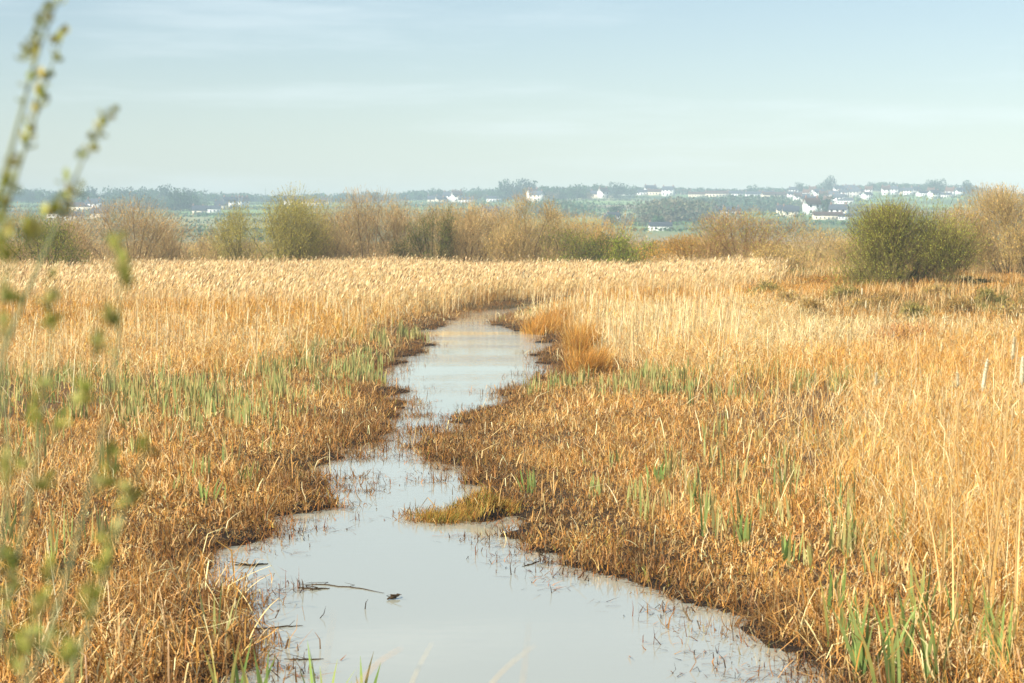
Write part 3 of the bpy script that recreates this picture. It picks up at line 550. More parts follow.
SH += [(225, 150, 60, 226, PK, PKL, 2600, 1500, 'dim pinkish scrub behind the brownish low willow'), (352, 151, 70, 208, PK, PKL, 4000, 2400, 'greyish pink willow filling behind olive tan willow'), (306, 150, 60, 208, OL, OLL, 3400, 3000, 'olive scrub filling behind the pointed olive willow'),
 (418, 150, 70, 208, PK, PKL, 4000, 2000, 'dull pinkish willow behind the ivy dark tree'), (452, 149, 60, 209, TN, TNL, 3600, 2000, 'tan willow behind the gap by the ivy dark tree'), (486, 151, 70, 212, PK, PKL, 3600, 2000, 'pinkish scrub behind the dull brown willow'),
 (540, 150, 70, 212, TN, TNL, 4000, 2400, 'tan willow backing the tallest ragged one'), (575, 151, 60, 218, TN, TNL, 3400, 2400, 'olive tan scrub behind the leaning tan willow'), (612, 150, 50, 228, PK, PKL, 2400, 1400, 'thin pinkish scrub behind the gorse bushes'), (70, 142, 60, 222, PK, PKL, 2800, 1600, 'pinkish scrub between gorse and the round willow')]
for i, a in enumerate(SH):
    shrub('gorse_bush' if 'gorse' in a[8] else 'willow_shrub', *a, seed=100+i)
shrub('leafy_bush', 905, 88, 84, 207, ['#6c5a38', '#7c6840'], ['#90943e', '#9c9e44', '#7c8236', '#a6a44a'], 9000, 26000, 'big rounded green bush with upright shoots on the heath', 200, lfs=(.035, .065), lobes=10, twl=(.35, 1.1), spiky=1.1)
shrub('heath_bush', 1000, 84, 40, 284, ['#8a6c40', '#a07c48'], ['#a87c3c', '#9c743c', '#b08844'], 2200, 2600, 'low orange heath bush at the picture edge', 201, dome=.4)
shrub('heath_bush', 965, 88, 60, 280, GR, ['#7c7434', '#8c7c3c', '#6a6430'], 2600, 2600, 'olive brown heath bush below the big green bush', 202)
shrub('heath_bush', 905, 90, 60, 272, TN, ['#a88c50', '#94804a'], 3000, 1600, 'twiggy brown heath bush at the foot of the big green bush', 204)
shrub('heath_bush', 850, 93, 56, 276, ['#8a6434', '#a07238'], ['#9a7a40', '#b08040'], 2200, 1600, 'rusty heath bush beside the big green bush', 205)
for i_, (px_, D_, w_, y_) in enumerate(sorted([(790, 74, 40, 292), (812, 66, 30, 302), (838, 78, 50, 286), (862, 68, 36, 300), (884, 74, 44, 290), (914, 64, 34, 306), (938, 78, 46, 286), (958, 68, 40, 298), (986, 74, 44, 290), (1012, 66, 40, 302), (1034, 78, 50, 286), (762, 84, 40, 282)])):
    tc_, lc_ = [(OL, ['#8c8044', '#9a8a4c', '#7c7440']), (TN, TNL), (['#8a6c44', '#9a7a4c'], ['#a08048', '#8c7440'])][i_ % 3]
    shrub('heath_bush', px_, D_, w_*.6, y_, tc_, lc_, 700, 500, '%s heath bush, %s from the left on the brown rise' % (['olive', 'straw coloured', 'brown'][i_ % 3], ORD_[i_]), 300+i_, lobes=5, twl=(.5, 1.2), group='low heath bushes on the brown rise')
shrub('bare_sapling', 897, 50, 50, 318, ['#b07850', '#a06840', '#c48c64'], PKL, 500, 0, 'small bare reddish sapling in bleached straw', 203, lobes=7, tww=.012, twl=(.5, 1.1), group=None)

# ------------------------------------------------------------------ the hillside: trees, hedges, woods, houses
TREEC = ['#3f5a38', '#4c6a40', '#36503a', '#587446', '#5c5a40']
def crown_faces(cx, cy, cz, rx, ry, rz, n, s, cols, lob=6):
    lc = G(0, 1, (lob, 3)); lc /= np.linalg.norm(lc, axis=1)[:, None]; lc *= U(.25, .65, lob)[:, None]; k = rng.integers(0, lob, n)
    v = G(0, 1, (n, 3)); v /= np.linalg.norm(v, axis=1)[:, None]; P = (lc[k]+v*U(.25, .5, n)[:, None])*[rx, ry, rz]+[cx, cy, cz]
    return ribbons(P, U(.7, 1.3, n)*s, U(.6, 1.1, n)*s, U(0, 2*pi, n), U(0, 1.7, n), G(0, .4, n), 1, col=mixcol(cols, n, .15), wprof=[1, .6])
def make_tree(Ht, wd_, cols, n, s, bare=False):
    root = empty('hill_tree', (0, 0, 0)); tb = MB(); th = Ht*.4
    tb.tube([(0, 0, -.5), (.05, 0, th*.5), (0, .05, th), (0, 0, Ht*.75)], [.38, .3, .24, .08], lin('#5a4a3a'), 6)
    for i in range(5):
        a = i*1.26; tb.tube([(0, 0, th*.8), (cos(a)*wd_*.2, sin(a)*wd_*.2, Ht*.55), (cos(a)*wd_*.36, sin(a)*wd_*.36, Ht*.72)], [.16, .1, .04], lin('#5a4a3a'), 4)
    tb.build('trunk', M_twig, root)
    V, Fq, c = crown_faces(0, 0, Ht*.52, wd_*.8, wd_*.8, Ht*.52, int(n*1.5), s*.9, cols, 9); mesh('crown', V, Fq, c, M_hill, root); return root
TP = [make_tree(9, 9, ['#3f5a38', '#4c6a40', '#36503a'], 420, 1.1), make_tree(12, 10, ['#3a5534', '#486440', '#32482f'], 520, 1.1), make_tree(8, 7, ['#5a6a44', '#66704c', '#4c5c3c'], 300, .9),
      make_tree(10, 8, ['#6c6450', '#7a705a', '#5c5848'], 240, .8), make_tree(16, 13, ['#31482e', '#3c5636', '#2b3f2a'], 700, 1.2)]
used_t = set()
def hillD(px, py, D0=450, D1=1700):
    """depth at which the ground sheet, seen from the bank, lies at this bearing and height"""
    d = np.arange(D0, D1, 4.0); X = (px-W/2)/F*d; y = HY-(ground(X, d)-CH)/d*F; k = np.where(y <= py)[0]
    return float(d[k[0]]) if len(k) else 1648.0
ORD = ['first', 'second', 'third', 'fourth', 'fifth', 'sixth', 'seventh', 'eighth', 'ninth', 'tenth', 'eleventh', 'twelfth', 'thirteenth', 'fourteenth', 'fifteenth', 'sixteenth', 'seventeenth', 'eighteenth', 'nineteenth', 'twentieth']
def put_tree(kind, px, D, sc, label, group):
    if kind in used_t: r = copy_tree(TP[kind])
    else: r = TP[kind]; used_t.add(kind)
    X = (px-W/2)/F*D; r.location = (X, D, float(ground(X, D))-.1); r.rotation_euler = (0, 0, U(0, 6.28)); r.scale = (sc*U(.9, 1.15), sc*U(.9, 1.15), sc); tag(r, label, 'tree', group)
def tree_row(pxs, D, kinds, scs, desc, where, group):
    for i, px in enumerate(sorted(pxs)):
        k = kinds[i % len(kinds)]; kd = ['rounded', 'tall', 'small pale', 'greyish bare', 'broad dark'][k]
        put_tree(k, px, D+U(-20, 20), scs*U(.75, 1.2), '%s tree, %s from the left, %s' % (kd, ORD[i], where), group)
tree_row([4, 14, 23, 33, 42, 52, 61], 1560, [1, 0, 1, 4, 1], .85, '', 'on the ridge behind leafy twigs', 'ridge trees behind the leafy twigs')
tree_row([84, 90, 97, 104, 110], 1500, [1, 4, 0, 1], .9, '', 'above the long white farm', 'trees above the long white farm')
tree_row([126, 133, 140, 147, 154, 161, 168, 175, 182, 189, 196], 1480, [4, 3, 1, 0, 1, 3, 4, 1, 2], .85, '', 'on the ridge over the pinkish round willow', 'ridge trees over the round willow')
tree_row([150, 158, 165, 172, 181, 190, 197, 204], 1240, [1, 0, 2, 1, 4], .75, '', 'above the muted hill field in the gap', 'trees above the muted hill field')
tree_row([206, 215, 224, 233, 243, 252, 262, 272, 282], 1600, [2, 0, 3, 0, 1, 0, 2], .7, '', 'on the ridge around the mast', 'ridge trees around the mast')
tree_row([304, 313, 322, 331, 340, 352, 361, 371, 383, 394, 405, 415, 426, 436], 1630, [0, 1, 0, 2, 1, 0], .75, '', 'on the ridge over the brown willows', 'ridge trees over the brown willows')
tree_row([471, 478, 485, 492, 500], 1560, [0, 1, 2, 0], .75, '', 'between the white villas and the twin big trees', 'ridge trees by the white villas')
for px, l in ((508, 'broad dark tree making the first of two domes on the ridge'), (517, 'broad dark tree between the two domes on the ridge'), (527, 'broad dark tree making the second of two domes on the ridge')):
    put_tree(4, px, 1500, 1.05, l, 'twin domed trees on the ridge')
tree_row([546, 552, 559, 565, 571, 577, 583, 589], 1420, [1, 3, 4, 1, 0, 1], .85, '', 'in the clump beside the gabled white house', 'tree clump beside the gabled white house')
tree_row([598, 607, 616, 621, 630], 1540, [1, 0, 4, 0], .75, '', 'among the cottages left of the long terrace', 'trees among the ridge cottages')
tree_row([640, 647, 655, 664, 673, 682, 690, 699, 708, 716, 725, 734, 743, 752, 761], 1645, [0, 2, 0, 1, 0], .6, '', 'on the ridge behind the long terrace', 'ridge trees behind the long terrace')
tree_row([768, 779, 790, 797, 806, 818, 829, 841, 850, 862, 871, 880], 1620, [1, 0, 2, 4, 1, 3, 0], .6, '', 'on top of the village ridge', 'trees on the village ridge')
put_tree(4, 827, 1600, .9, 'tallest dark tree standing over the village roofs', 'trees in the village'); put_tree(4, 823, 1300, .5, 'broad dark tree in the middle of the village', 'trees in the village'); put_tree(4, 828, 990, .62, 'dark tree behind the long cream house', 'trees in the village')
tree_row([785, 796, 806, 834, 848, 860, 874], 1130, [3, 2, 0, 3, 2, 1], .4, '', 'on the slope under the village', 'trees on the slope under the village')
tree_row([796, 812, 839, 858], 1350, [0, 2, 3, 0, 1], .38, '', 'between the upper village houses', 'trees between the upper village houses')
tree_row([893, 901, 912, 920, 931, 938, 946, 955, 967], 1580, [0, 1, 2, 0, 4], .7, '', 'on the ridge past the big green bush', 'ridge trees past the green bush')
put_tree(4, 937, 1500, .75, 'dark conifer like tree on the ridge past the green bush', 'dark trees past the green bush'); put_tree(4, 968, 1500, .7, 'dark ridge tree touching the large tan willow', 'dark trees past the green bush')
put_tree(4, 617, 930, .4, 'dark small tree below the chimneyed white house', 'trees low on the hill'); 
tree_row([604, 612, 626, 634, 645, 657, 668], 760, [3, 0, 3, 2], .5, '', 'at the hill foot over the bright gorse', 'trees at the hill foot')

def leafmass(name, X, Y, rr, rz, n, s, cols, label, cat=None, kind=None, group=None):
    """many leaf clumps round a path of ground points"""
    k = rng.integers(0, len(X), n); x = X[k]+G(0, rr, n); y = Y[k]+G(0, rr, n); z = ground(x, y)+rz*np.abs(U(0, 1, n))*(.55+.9*noise(x, y, 9, 71))
    V, Fq, c = ribbons(P3(x, y, z), U(.7, 1.3, n)*s, U(.7, 1.3, n)*s, U(0, 6.28, n), U(0, 1.7, n), G(0, .4, n), 1, col=mixcol(cols, n, .15), wprof=[1, .6])
    o = mesh(name, V, Fq, c, M_hill); tag(o, label, cat, group, kind)
    return o
hl = ['at the very foot of the hill', 'first above the hill foot', 'second above the hill foot', 'crossing the hill below its middle', 'crossing the hill at its middle', 'crossing the hill above its middle', 'third below the ridge', 'second below the ridge', 'just below the ridge']
for k in range(len(HED)):
    X = np.arange(-430, 430, 1.2); Y = hedge_y(k, X); kk = noise(X, Y, 40, 80+k) > .18; X, Y = X[kk], Y[kk]
    leafmass('field_hedge', X, Y, .9, 1.2+1.0*(k % 3 == 0), 6500, .8, TREEC, 'long dark field hedge '+hl[k], 'hedge', None, 'hedges across the hillside')
def wood(px0, px1, y0, y1, hh, n, cols, label):
    px = U(px0, px1, 500); Y = np.array([hillD(a, b) for a, b in zip(px[:120], U(y0, y1, 120))]); px = px[:120]; X = (px-W/2)/F*Y
    leafmass('distant_wood', X, Y, 6, hh, n, 1.1, cols, label, None, 'stuff')
def ridge(px0, px1, D, hh, n, label):
    px = np.linspace(px0, px1, 160); X = (px-W/2)/F*D; leafmass('distant_wood', X, D+G(0, 6, 160), 3, hh, n, 1.2, ['#3f5a40', '#4c6448', '#5a6450', '#36503c'], label, None, 'stuff')
ridge(-20, 120, 1600, 7, 5000, 'dark wood along the ridge behind the leafy twigs'); ridge(120, 200, 1520, 9, 5000, 'dark wood along the ridge over the round willow'); ridge(200, 330, 1630, 5, 5000, 'low wood along the ridge by the mast')
ridge(330, 500, 1645, 6, 7000, 'low wood along the ridge over the brown willows'); ridge(500, 600, 1560, 6, 5000, 'dark wood under the domed ridge trees'); ridge(600, 760, 1648, 4, 5000, 'low hedge line on the skyline behind the terrace')
ridge(760, 890, 1640, 4, 4000, 'wooded skyline over the village'); ridge(885, 985, 1640, 4, 3000, 'wooded skyline past the green bush')
wood(655, 700, 214, 222, 6, 9000, ['#5c5f48', '#6a6650', '#4c5a42'], 'grey brown wood low on the hill over the orange gorse')
wood(700, 775, 206, 212, 5, 7000, ['#3c5644', '#4a6048', '#56604c'], 'blue green wood below the long terrace')
wood(835, 900, 210, 217, 3, 4000, ['#66684e', '#586448', '#746c56'], 'dull wood beside the village slope')
wood(540, 575, 211, 218, 5, 3500, ['#44604a', '#566a4c', '#606650'], 'hazy wood on the slope below the gabled house')
wood(775, 800, 207, 212, 3, 2500, ['#586848', '#4c6044', '#706c54'], 'mixed wood at the village edge')
wood(60, 200, 206, 211, 7, 9000, ['#44584c', '#52644e'], 'dark wood along the hill below the long white farm')

# houses
def pm(name, h): return mat_plain(name, h, .85, .4, .08)
M_wall = [pm('white_render', '#e6e4dc'), pm('cream_render', '#d8ccb0'), pm('grey_render', '#b4b0a6')]
M_roof = [pm('slate_roof', '#5c626a'), pm('brown_tile_roof', '#7a5c4c')]; M_pane = mat_plain('window_glass', '#2a3238', .15, 1, .1, .6); M_door = mat_plain('door_paint', '#4a5a66', .5); M_brick = pm('chimney_brick', '#8a6a58')
def make_house(w, d, h, rh, wm, rm, two=True, ch=2):
    root = empty('white_house', (0, 0, 0)); b = MB(); b.box(-w/2, w/2, -d/2, d/2, -1.5, h)
    for sx_ in (-1, 1):   # gable triangles, as thin solid prisms under the roof
        x0, x1 = sx_*(w/2), sx_*(w/2-.25); V = [(x0, -d/2, h), (x0, d/2, h), (x0, 0, h+rh), (x0, 0, h+rh), (x1, -d/2, h), (x1, d/2, h), (x1, 0, h+rh), (x1, 0, h+rh)]
        b.add(V, [(0, 1, 2, 3), (4, 5, 6, 7), (0, 4, 6, 2), (1, 5, 6, 2)])
    b.build('wall', wm, root)
    r = MB(); e = .35; t_ = .18
    for sy_ in (-1, 1):
        y0 = sy_*(d/2+e); zz = h-e*rh/(d/2); x0, x1 = -w/2-e, w/2+e
        V = [(x0, y0, zz), (x1, y0, zz), (x1, 0, h+rh), (x0, 0, h+rh), (x0, y0, zz+t_), (x1, y0, zz+t_), (x1, 0, h+rh+t_), (x0, 0, h+rh+t_)]
        r.add(V, [(0, 1, 2, 3), (4, 5, 6, 7), (0, 1, 5, 4), (0, 3, 7, 4), (1, 2, 6, 5)])
    ro = r.build('roof', rm, root)
    for i in range(ch):
        c = MB(); cx_ = (-w/2+.6) if i == 0 else (w/2-.6); c.box(cx_-.4, cx_+.4, -.35, .35, h+rh-.5, h+rh+1.0); c.box(cx_-.18, cx_+.18, -.18, .18, h+rh+1.0, h+rh+1.35); c.build('chimney', M_brick, ro)
    nw = max(2, int(w/2.8)); rows = (1.0, 3.5) if two else (1.0,)
    for z0 in rows:
        for i in range(nw):
            x = -w/2+w*(i+.5)/nw
            if z0 == 1.0 and i == nw//2: m_ = MB(); m_.box(x-.5, x+.5, -d/2-.06, -d/2+.05, 0, 2.1); m_.build('door', M_door, root); continue
            m_ = MB(); m_.box(x-.55, x+.55, -d/2-.05, -d/2+.05, z0, z0+1.25); m_.build('window', M_pane, root)
    return root
HP = [make_house(9, 7, 4.9, 2.6, M_wall[0], M_roof[0]), make_house(14, 7, 3.2, 2.2, M_wall[0], M_roof[0], False), make_house(7, 6, 5.2, 2.8, M_wall[0], M_roof[1]),
      make_house(8, 6.5, 3.0, 2.4, M_wall[1], M_roof[0], False, 1), make_house(22, 8, 3.6, 2.4, M_wall[1], M_roof[1], False), make_house(10, 7, 5.0, 2.4, M_wall[2], M_roof[0])]
HN = ['two storey white house', 'long low white house', 'tall white house', 'small cream bungalow', 'very long cream house', 'grey rendered house']
used_h = set()
def put_house(kind, px, py, rot, label, group, sc=1.0):
    D = hillD(px, py); sc = sc*(.8 if kind in (1, 4) else 1)
    if kind in used_h: r = copy_tree(HP[kind])
    else: r = HP[kind]; used_h.add(kind)
    X = (px-W/2)/F*D; r.location = (X, D, float(ground(X, D))); r.rotation_euler = (0, 0, radians(rot)); r.scale = (sc, sc, sc); r.name = ('cottage' if kind == 3 else 'long_house' if kind in (1, 4) else 'house'); tag(r, label, 'house', group)
for a in [
 (4, 86, 211.5, 4, 'long cream white farm range below ridge trees', None, 1.1), (0, 95, 211.5, -20, 'white farmhouse at the end of the long farm range', None), (1, 73, 221, 10, 'low white barn in front of leafy twigs and pinkish willow', None), (3, 101, 219, -10, 'cream bungalow just over the pinkish round willow', None), (1, 60, 218, 0, 'long low house half hidden by blurred yellow green leaves', None),
 (1, 212, 213, 0, 'long low white house at the top of the muted hill field', None), (0, 231, 208.5, 15, 'white house with steep gable above the muted hill field', None), (0, 238, 208, -15, 'second white gable above the muted hill field', None), (2, 244, 208, 30, 'narrow white house ending the row above the muted field', None), (3, 222, 210, 5, 'small cream bungalow above the muted hill field', None), (3, 200, 215, 5, 'pale bungalow by trees at the corner of the muted field', None),
 (0, 291, 207, 10, 'white house showing beside the pointed olive willow', None), (4, 314, 206, 0, 'cream terrace over the olive tan willow', None), (3, 327, 205, 12, 'cream bungalow past the cream terrace', None),
 (0, 450, 202.5, -12, 'first white villa of three over the tan willow', None, 1.1), (2, 457, 202.5, 20, 'middle white villa of three over the tan willow', None, 1.1), (1, 466, 203, 0, 'last and longest white villa over the tan willow', None), (3, 433, 203, 0, 'tiny cream house over the dark ivy covered tree', None), (3, 441, 203, 20, 'tiny cream house left of the three villas', None),
 (2, 533, 201.5, 28, 'steep gabled white house beside the domed ridge trees', None, 1.15), (0, 537, 202, -30, 'white wing behind the steep gabled house', None), (3, 490, 218, 0, 'pale bungalow seen through the tan willow tops', None), (1, 494, 202, 0, 'thin long white roofed house near the ridge wood', None),
 (2, 603, 198.5, 30, 'white gabled cottage alone on the bright ridge field', None), (3, 596, 198, -10, 'cream bungalow left of the white gabled cottage', None), (3, 611, 197.5, 10, 'pale bungalow right of the white gabled cottage', None), (1, 626, 195.5, 0, 'low white house where the long terrace begins', None),
 (1, 641, 195.5, 0, 'long white house starting the ridge terrace', None), (0, 650, 195, 10, 'two storey white house in the ridge terrace', None), (4, 659, 195.5, 0, 'very long cream house in the ridge terrace', None), (0, 668, 196.5, -20, 'white house ending the ridge terrace', None), (4, 681, 194.5, 0, 'hazy cream row past the ridge terrace', None, .9), (4, 697, 197.5, 0, 'low cream sheds on the ridge above blue green wood', None, .8), (4, 716, 197.5, 0, 'long pale range on the skyline over the red brown willow', None), (1, 735, 197, 0, 'short white range on the skyline above the red brown willow', None), (1, 752, 197.5, 0, 'white bungalow between the skyline range and the village', None),
 (4, 773, 199, 8, 'bright cream range at the near end of the village', None), (1, 766, 196.5, 0, 'long white house above the bright cream range', None),
 (0, 613, 222.5, 10, 'white house with twin chimneys low on the hill', None, .55), (3, 610, 223.5, 0, 'white lean cottage beside the twin chimneyed house', None, .6), (1, 660, 231, 2, 'pale shed at the hill foot behind pinkish scrub', None, .7), (1, 712, 216.5, 0, 'long low pale barn at the wood edge mid slope', None), (1, 727, 216.5, 5, 'second pale barn at the wood edge mid slope', None),
 (2, 811, 215, 15, 'tall white house standing alone under the village', None, 1.0), (0, 819, 213.5, -20, 'white house right of the tall lone one', None, .75), (3, 822, 208, 0, 'tiny white cottage over the middle of the slope', None, .8), (4, 827, 220, 4, 'very long white cream house lowest on the village slope', None, .72), (0, 838, 219, -20, 'white house with gable joined to the long lowest house', None, .85), (1, 844, 220, 10, 'cream house ending the lowest village row', None, .62), (3, 790, 217, 0, 'pale cottage above the red brown willow shoulder', None, .9), (3, 784, 216, 0, 'hazy cottage beside the red brown willow crown', None, .9)]:
    put_house(a[0], a[1], a[2], a[3], a[4], 'houses on the far hillside', a[6] if len(a) > 6 else 1.0)
VR = [('in the top row of the village', [(793, 195), (799, 196), (812, 195), (838, 194.5), (844, 194), (849, 193.5), (853, 195), (861, 194.5), (868, 195)]),
      ('in the second row of the village', [(791, 199), (798, 198), (806, 198.5), (818, 198), (835, 197.5), (843, 197.5), (855, 197.5), (864, 198)]),
      ('in the middle row of the village', [(797, 202.5), (804, 202), (811, 202), (823, 201.5), (833, 200), (842, 200.5), (866, 200)]),
      ('in the lowest row of the village', [(806, 206), (822, 205.5), (827, 205.5), (838, 204), (845, 204)]),
      ('on the ridge over the green bush', [(885, 195.5), (892, 195), (899, 194.5), (907, 195.5), (914, 194.5)]),
      ('on the ridge by the tan willow', [(922, 196.5), (930, 196), (933, 199), (944, 198), (949, 197.5), (958, 196)])]
vi = 0
for where, pts in VR:
    for i, (px, py) in enumerate(pts):
        k = [0, 1, 2, 0, 3, 0, 5, 1, 2][vi % 9]; vi += 1
        put_house(k, px, py, U(-35, 35), '%s, %s from the left %s' % (HN[k].replace('two storey ', '').replace(' rendered', ''), ORD[i], where), 'houses of the hillside village', U(.7, .9))
# slim masts on the ridge
for px, yt, D, l in ((266, 189, 1560, 'slim lattice mast on the ridge above the olive willow'), (311, 193, 1560, 'short thin mast on the ridge past the olive willow')):
    X = (px-W/2)/F*D; b0 = float(ground(X, D)); Ht = at(px, yt, D)[2]-b0; r = empty('radio_mast', (X, D, b0)); mb = MB()
    for a in range(3): th = a*2.094; mb.tube([(cos(th)*.6, sin(th)*.6, 0), (cos(th)*.12, sin(th)*.12, Ht)], [.10, .07], lin('#7a7c7c'), 4)
    for q in range(12):
        z = Ht*q/12; s_ = .6-.48*q/12
        for a in range(3): t0, t1 = a*2.094, (a+1)*2.094; mb.tube([(cos(t0)*s_, sin(t0)*s_, z), (cos(t1)*s_*.95, sin(t1)*s_*.95, z+Ht/12)], .04, lin('#7a7c7c'), 3)
    mb.build('lattice', M_twig, r); an = MB(); an.tube([(0, 0, Ht-.5), (0, 0, Ht+1.6)], .08, lin('#7a7c7c'), 5); an.tube([(-.9, 0, Ht-.8), (.9, 0, Ht-.8)], .06, lin('#7a7c7c'), 4); an.build('antenna', M_twig, r); tag(r, l, 'mast')

# ------------------------------------------------------------------ floating twigs
def floater(pts, r, label, col='#3a2a1c', name='floating_twig'):
    P = np.array([[*(lambda q: ((q[0]-W/2)/F*dep(q[1]), dep(q[1])))(p_), p_[2] if len(p_) > 2 else .004] for p_ in pts]); c0 = P.mean(0); c0[2] = 0; root = empty(name, c0)
    q = np.linspace(0, len(P)-1, 14); Q = np.stack([np.interp(q, np.arange(len(P)), P[:, i]) for i in range(3)], 1)-c0; Q[1:-1, :2] += G(0, .012, (12, 2))
    mb = MB(); mb.tube(Q, np.interp(np.arange(14), [0, 4, 9, 13], [.3*r, r, .9*r, .25*r]), lin(col), 6); mb.build('twig', M_twig, root); 
    for j in (4, 8): b = Q[j]; s_ = MB(); s_.tube([b, b+[G(0, .05), G(0, .05), .012], b+[G(0, .09), G(0, .09), .03]], [r*.5, r*.4, r*.2], lin(col), 5); s_.build('side_shoot', M_twig, root)
    tag(root, label, 'twig', 'twigs and stems floating on the water')
floater([(296, 590), (312, 592), (328, 591)], .012, 'dark stick floating near the brown bank')
floater([(300, 587), (322, 587), (350, 590), (383, 596)], .006, 'long thin twig floating on open water by the dark stick')
floater([(387, 603, .01), (398, 600, .03)], .014, 'short dark chip floating alone in mid pool')
floater([(232, 567), (250, 568), (266, 566)], .016, 'short dark stick floating in the brown bank bay')
floater([(240, 632), (262, 632), (280, 630), (301, 629)], .007, 'thin twig trailing out from the near bank')
floater([(282, 663), (300, 664), (322, 663)], .007, 'thin twig lying between the near iris shoots')
floater([(522, 569), (533, 566), (541, 563)], .006, 'pale thin stem with forked end floating under the tussock bank')
floater([(545, 563, .03), (538, 559, .08), (541, 566, .01)], .010, 'dark hooked twig tip standing out of open water')
floater([(798, 688, -.02), (806, 660, .05), (800, 634, .12)], .009, 'dark crooked twig rising from water by the bank corner', name='standing_twig')
floater([(812, 664, .0), (822, 676, .06), (832, 684, .02)], .008, 'dark twig bent over beside the crooked standing twig', name='standing_twig')

# ------------------------------------------------------------------ foreground willow and stray grass, out of focus
wroot = empty('young_willow', (-1.0, 2.6, float(ground(-1.0, 2.6)))); w0 = np.array(wroot.location)
ST = [([(-150, 900), (-70, 420), (-12, 230), (8, 160), (22, 110), (38, 50), (58, 0), (74, -50)], 2.5, .0035, [(16, 0), (37, 1.0), (52, 1.2), (44, 1), (30, 1), (55, 1)]),
      ([(-150, 900), (-50, 420), (0, 230), (20, 165), (38, 110), (50, 70), (63, 35)], 2.7, .003, None),
      ([(-120, 950), (-40, 480), (15, 320), (60, 218), (80, 165), (95, 138), (109, 116)], 2.6, .003, None),
      ([(-160, 900), (-90, 420), (-30, 290), (2, 205), (12, 168)], 2.2, .003, None),
      ([(-100, 1000), (-20, 720), (18, 560), (42, 430), (50, 350), (53, 290)], 2.4, .003, None),
      ([(-60, 1000), (0, 760), (62, 600), (100, 450), (122, 330), (117, 236)], 2.3, .003, None),
      ([(-40, 1100), (40, 760), (92, 620), (128, 500), (150, 440)], 2.1, .003, None),
      ([(-160, 1000), (-40, 700), (0, 560), (10, 470), (0, 300)], 2.1, .003, None),
      ([(-20, 1100), (10, 760), (30, 640), (62, 560)], 2.0, .003, None)]
# leaf clusters (px, py, spread px, count)
CL = {0: [(28, 63, 7, 6), (36, 45, 7, 7), (43, 25, 7, 7), (30, 85, 5, 3), (52, 8, 7, 7), (24, 103, 4, 2)], 1: [(60, 37, 7, 7), (60, 58, 4, 3), (44, 78, 7, 7), (42, 98, 9, 9), (30, 130, 8, 7), (37, 112, 5, 4), (27, 145, 5, 4)],
      2: [(106, 120, 7, 6), (97, 138, 7, 7), (88, 155, 7, 7), (68, 195, 10, 10), (82, 190, 6, 5), (54, 208, 9, 9), (100, 130, 4, 4), (70, 212, 5, 4)], 3: [(8, 180, 7, 6), (3, 205, 8, 6), (14, 190, 5, 3)],
      4: [(50, 300, 9, 8), (52, 325, 7, 5), (40, 395, 9, 8), (36, 420, 9, 6), (40, 490, 9, 9), (20, 465, 9, 6), (60, 430, 8, 5)], 5: [(116, 240, 9, 8), (128, 280, 8, 8), (108, 325, 9, 9), (124, 262, 6, 5), (100, 350, 7, 5), (84, 400, 10, 9), (105, 480, 9, 8), (112, 455, 6, 5), (30, 640, 12, 9)],
      6: [(128, 500, 9, 8), (110, 545, 10, 8), (92, 600, 12, 10), (104, 570, 8, 5), (60, 640, 10, 7), (146, 450, 6, 4)], 7: [(6, 240, 12, 11), (30, 232, 9, 9), (8, 300, 9, 5), (2, 330, 9, 5), (6, 470, 9, 8), (10, 560, 10, 8), (15, 590, 10, 7)], 8: [(40, 605, 10, 8), (20, 650, 12, 9), (55, 570, 7, 5), (70, 655, 10, 7)]}
leafV = MB(); 
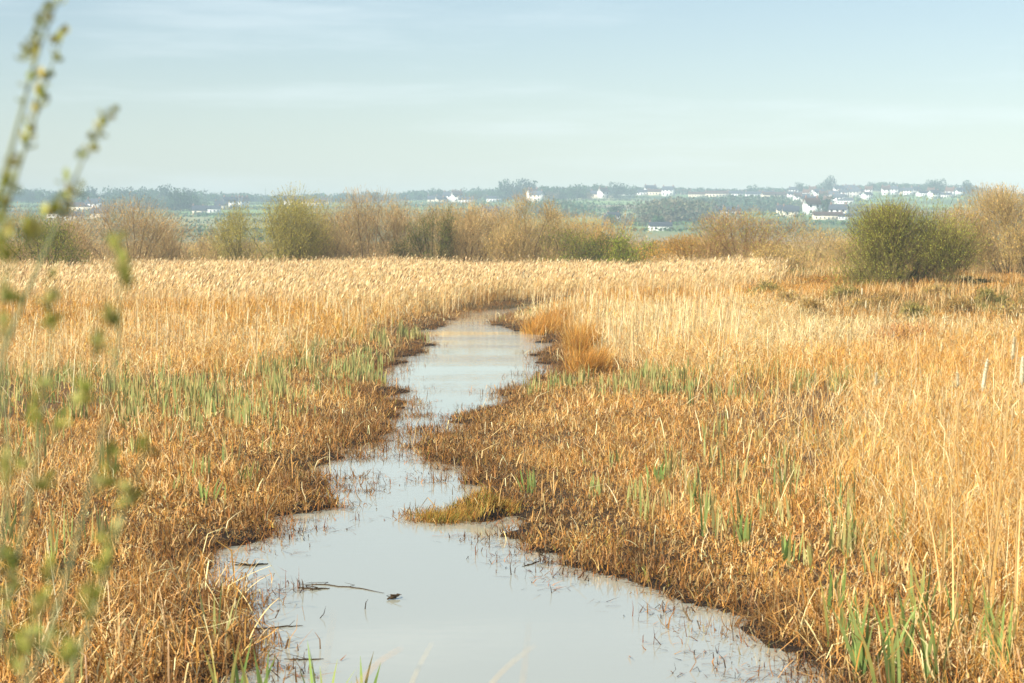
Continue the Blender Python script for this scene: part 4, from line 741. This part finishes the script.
for si, (pl, D, r, _) in enumerate(ST):
    P = np.array([at(a, b, D) for a, b in pl]); base = w0+[U(-.12, .12), U(-.12, .12), 0]; P = np.concatenate([[base], P[1:]], 0)
    q = np.linspace(0, len(P)-1, 26); Q = np.stack([np.interp(q, np.arange(len(P)), P[:, i]) for i in range(3)], 1)
    for _i in range(2): Q[1:-1] = (Q[:-2]+2*Q[1:-1]+Q[2:])/4
    mb = MB(); mb.tube(Q-w0, np.linspace(r*1.2, r*.3, 26), lin('#7c7a5c'), 7); mb.build('stem', M_twig, wroot, True)
    for (a, b, sp, cnt) in CL[si]:
        c = at(a, b, D); j = np.argmin(np.linalg.norm(Q-c, axis=1)); s0 = Q[j]; tw = MB()
        if np.linalg.norm(s0-c) > .008: leafV_t = MB(); leafV_t.tube(np.array([s0, (s0+c)/2+[0, 0, .004], c])-w0, [.0016, .0013, .001], lin('#8c8a5c'), 5); leafV_t.build('twig', M_twig, wroot)
        n = int(cnt*(1.4 if si < 3 else 2)); pc = c+G(0, sp*.42/F*D, (n, 3))*[.8, .8, .8]+(Q[min(j+1, 25)]-Q[max(j-1, 0)])/np.linalg.norm(Q[min(j+1, 25)]-Q[max(j-1, 0)])*G(0, sp*.8/F*D, (n, 1))
        for q_ in range(n):
            th = U(0, 2*pi); up = U(.0, 1.3); L_ = U(.010, .018); wv = L_*U(.32, .45); d = np.array([cos(th)*sin(up), sin(th)*sin(up), cos(up)]); sd_ = np.cross(d, [0.3, .2, .9]); sd_ /= np.linalg.norm(sd_)+1e-9; nm = np.cross(d, sd_)
            tq = np.array([0, .25, .55, .8, 1.0]); wq = np.array([.08, .8, 1, .6, .04]); ctr = pc[q_]+d*(tq*L_)[:, None]+nm*(np.sin(tq*2)*L_*.12)[:, None]
            V = np.concatenate([ctr-sd_*(wq*wv)[:, None]+nm*(wq*wv*.35)[:, None], ctr, ctr+sd_*(wq*wv)[:, None]+nm*(wq*wv*.35)[:, None]])-w0
            Fq = [(i, i+1, i+6, i+5) for i in range(4)]+[(i+5, i+6, i+11, i+10) for i in range(4)]
            leafV.add(V, Fq, mixcol(['#a4b05c', '#b6be70', '#8e9c50', '#c4c488'], 1, .12)[0])
leafV.build('leaves', M_green, wroot); tag(wroot, 'young willow with slender stems and opening yellow green leaves', 'willow')
for pts, D, w_, col, l in [([(385, 760), (405, 700), (418, 668), (432, 643)], 4.0, .005, '#f0dcc0', 'pale blurred grass blade leaning over the pool'), ([(470, 720), (490, 684), (512, 662), (535, 645)], 3.6, .004, '#ecd0b0', 'faint pinkish grass blade low over the pool'),
      ([(506, 730), (522, 690), (526, 655), (529, 622)], 3.0, .0025, '#e4c4a4', 'thin upright grass blade crossing the pool water'), ([(330, 740), (352, 690), (380, 660), (402, 648)], 3.4, .005, '#ecc09a', 'peach coloured grass blade arching by the iris shoots'),
      ([(300, 760), (318, 700), (330, 640), (334, 610)], 2.8, .002, '#dcc0a0', 'very thin grass blade upright before the brown bank')]:
    P = np.array([at(a, b, D) for a, b in pts]); g0 = float(ground(P[0, 0], D)); P = np.concatenate([[[P[0, 0]-.1, D, g0]], P]); q = np.linspace(0, len(P)-1, 16); Q = np.stack([np.interp(q, np.arange(len(P)), P[:, i]) for i in range(3)], 1)
    for _i in range(2): Q[1:-1] = (Q[:-2]+2*Q[1:-1]+Q[2:])/4
    r = empty('grass_blade', P[0]); mb = MB(); mb.tube(Q-P[0], np.linspace(w_, w_*.15, 16)*.6, lin(col), 6); mb.build('blade', M_dry, r, True); tag(r, l, 'grass blade', 'stray grass blades in front of the pool')

# ------------------------------------------------------------------ haze
mh = bpy.data.materials.new('haze_air'); mh.use_nodes = True; t = mh.node_tree; t.nodes.clear()
pv = N(t, 'ShaderNodeVolumePrincipled'); pv.inputs['Color'].default_value = (.70, .90, .98, 1); pv.inputs['Density'].default_value = 0.00044; pv.inputs['Anisotropy'].default_value = -0.25
o_ = N(t, 'ShaderNodeOutputMaterial'); t.links.new(pv.outputs[0], o_.inputs['Volume'])
hb = MB(); hb.box(-1300, 1300, -45, 2900, -3, 62); ho = hb.build('haze', mh); tag(ho, kind='stuff')
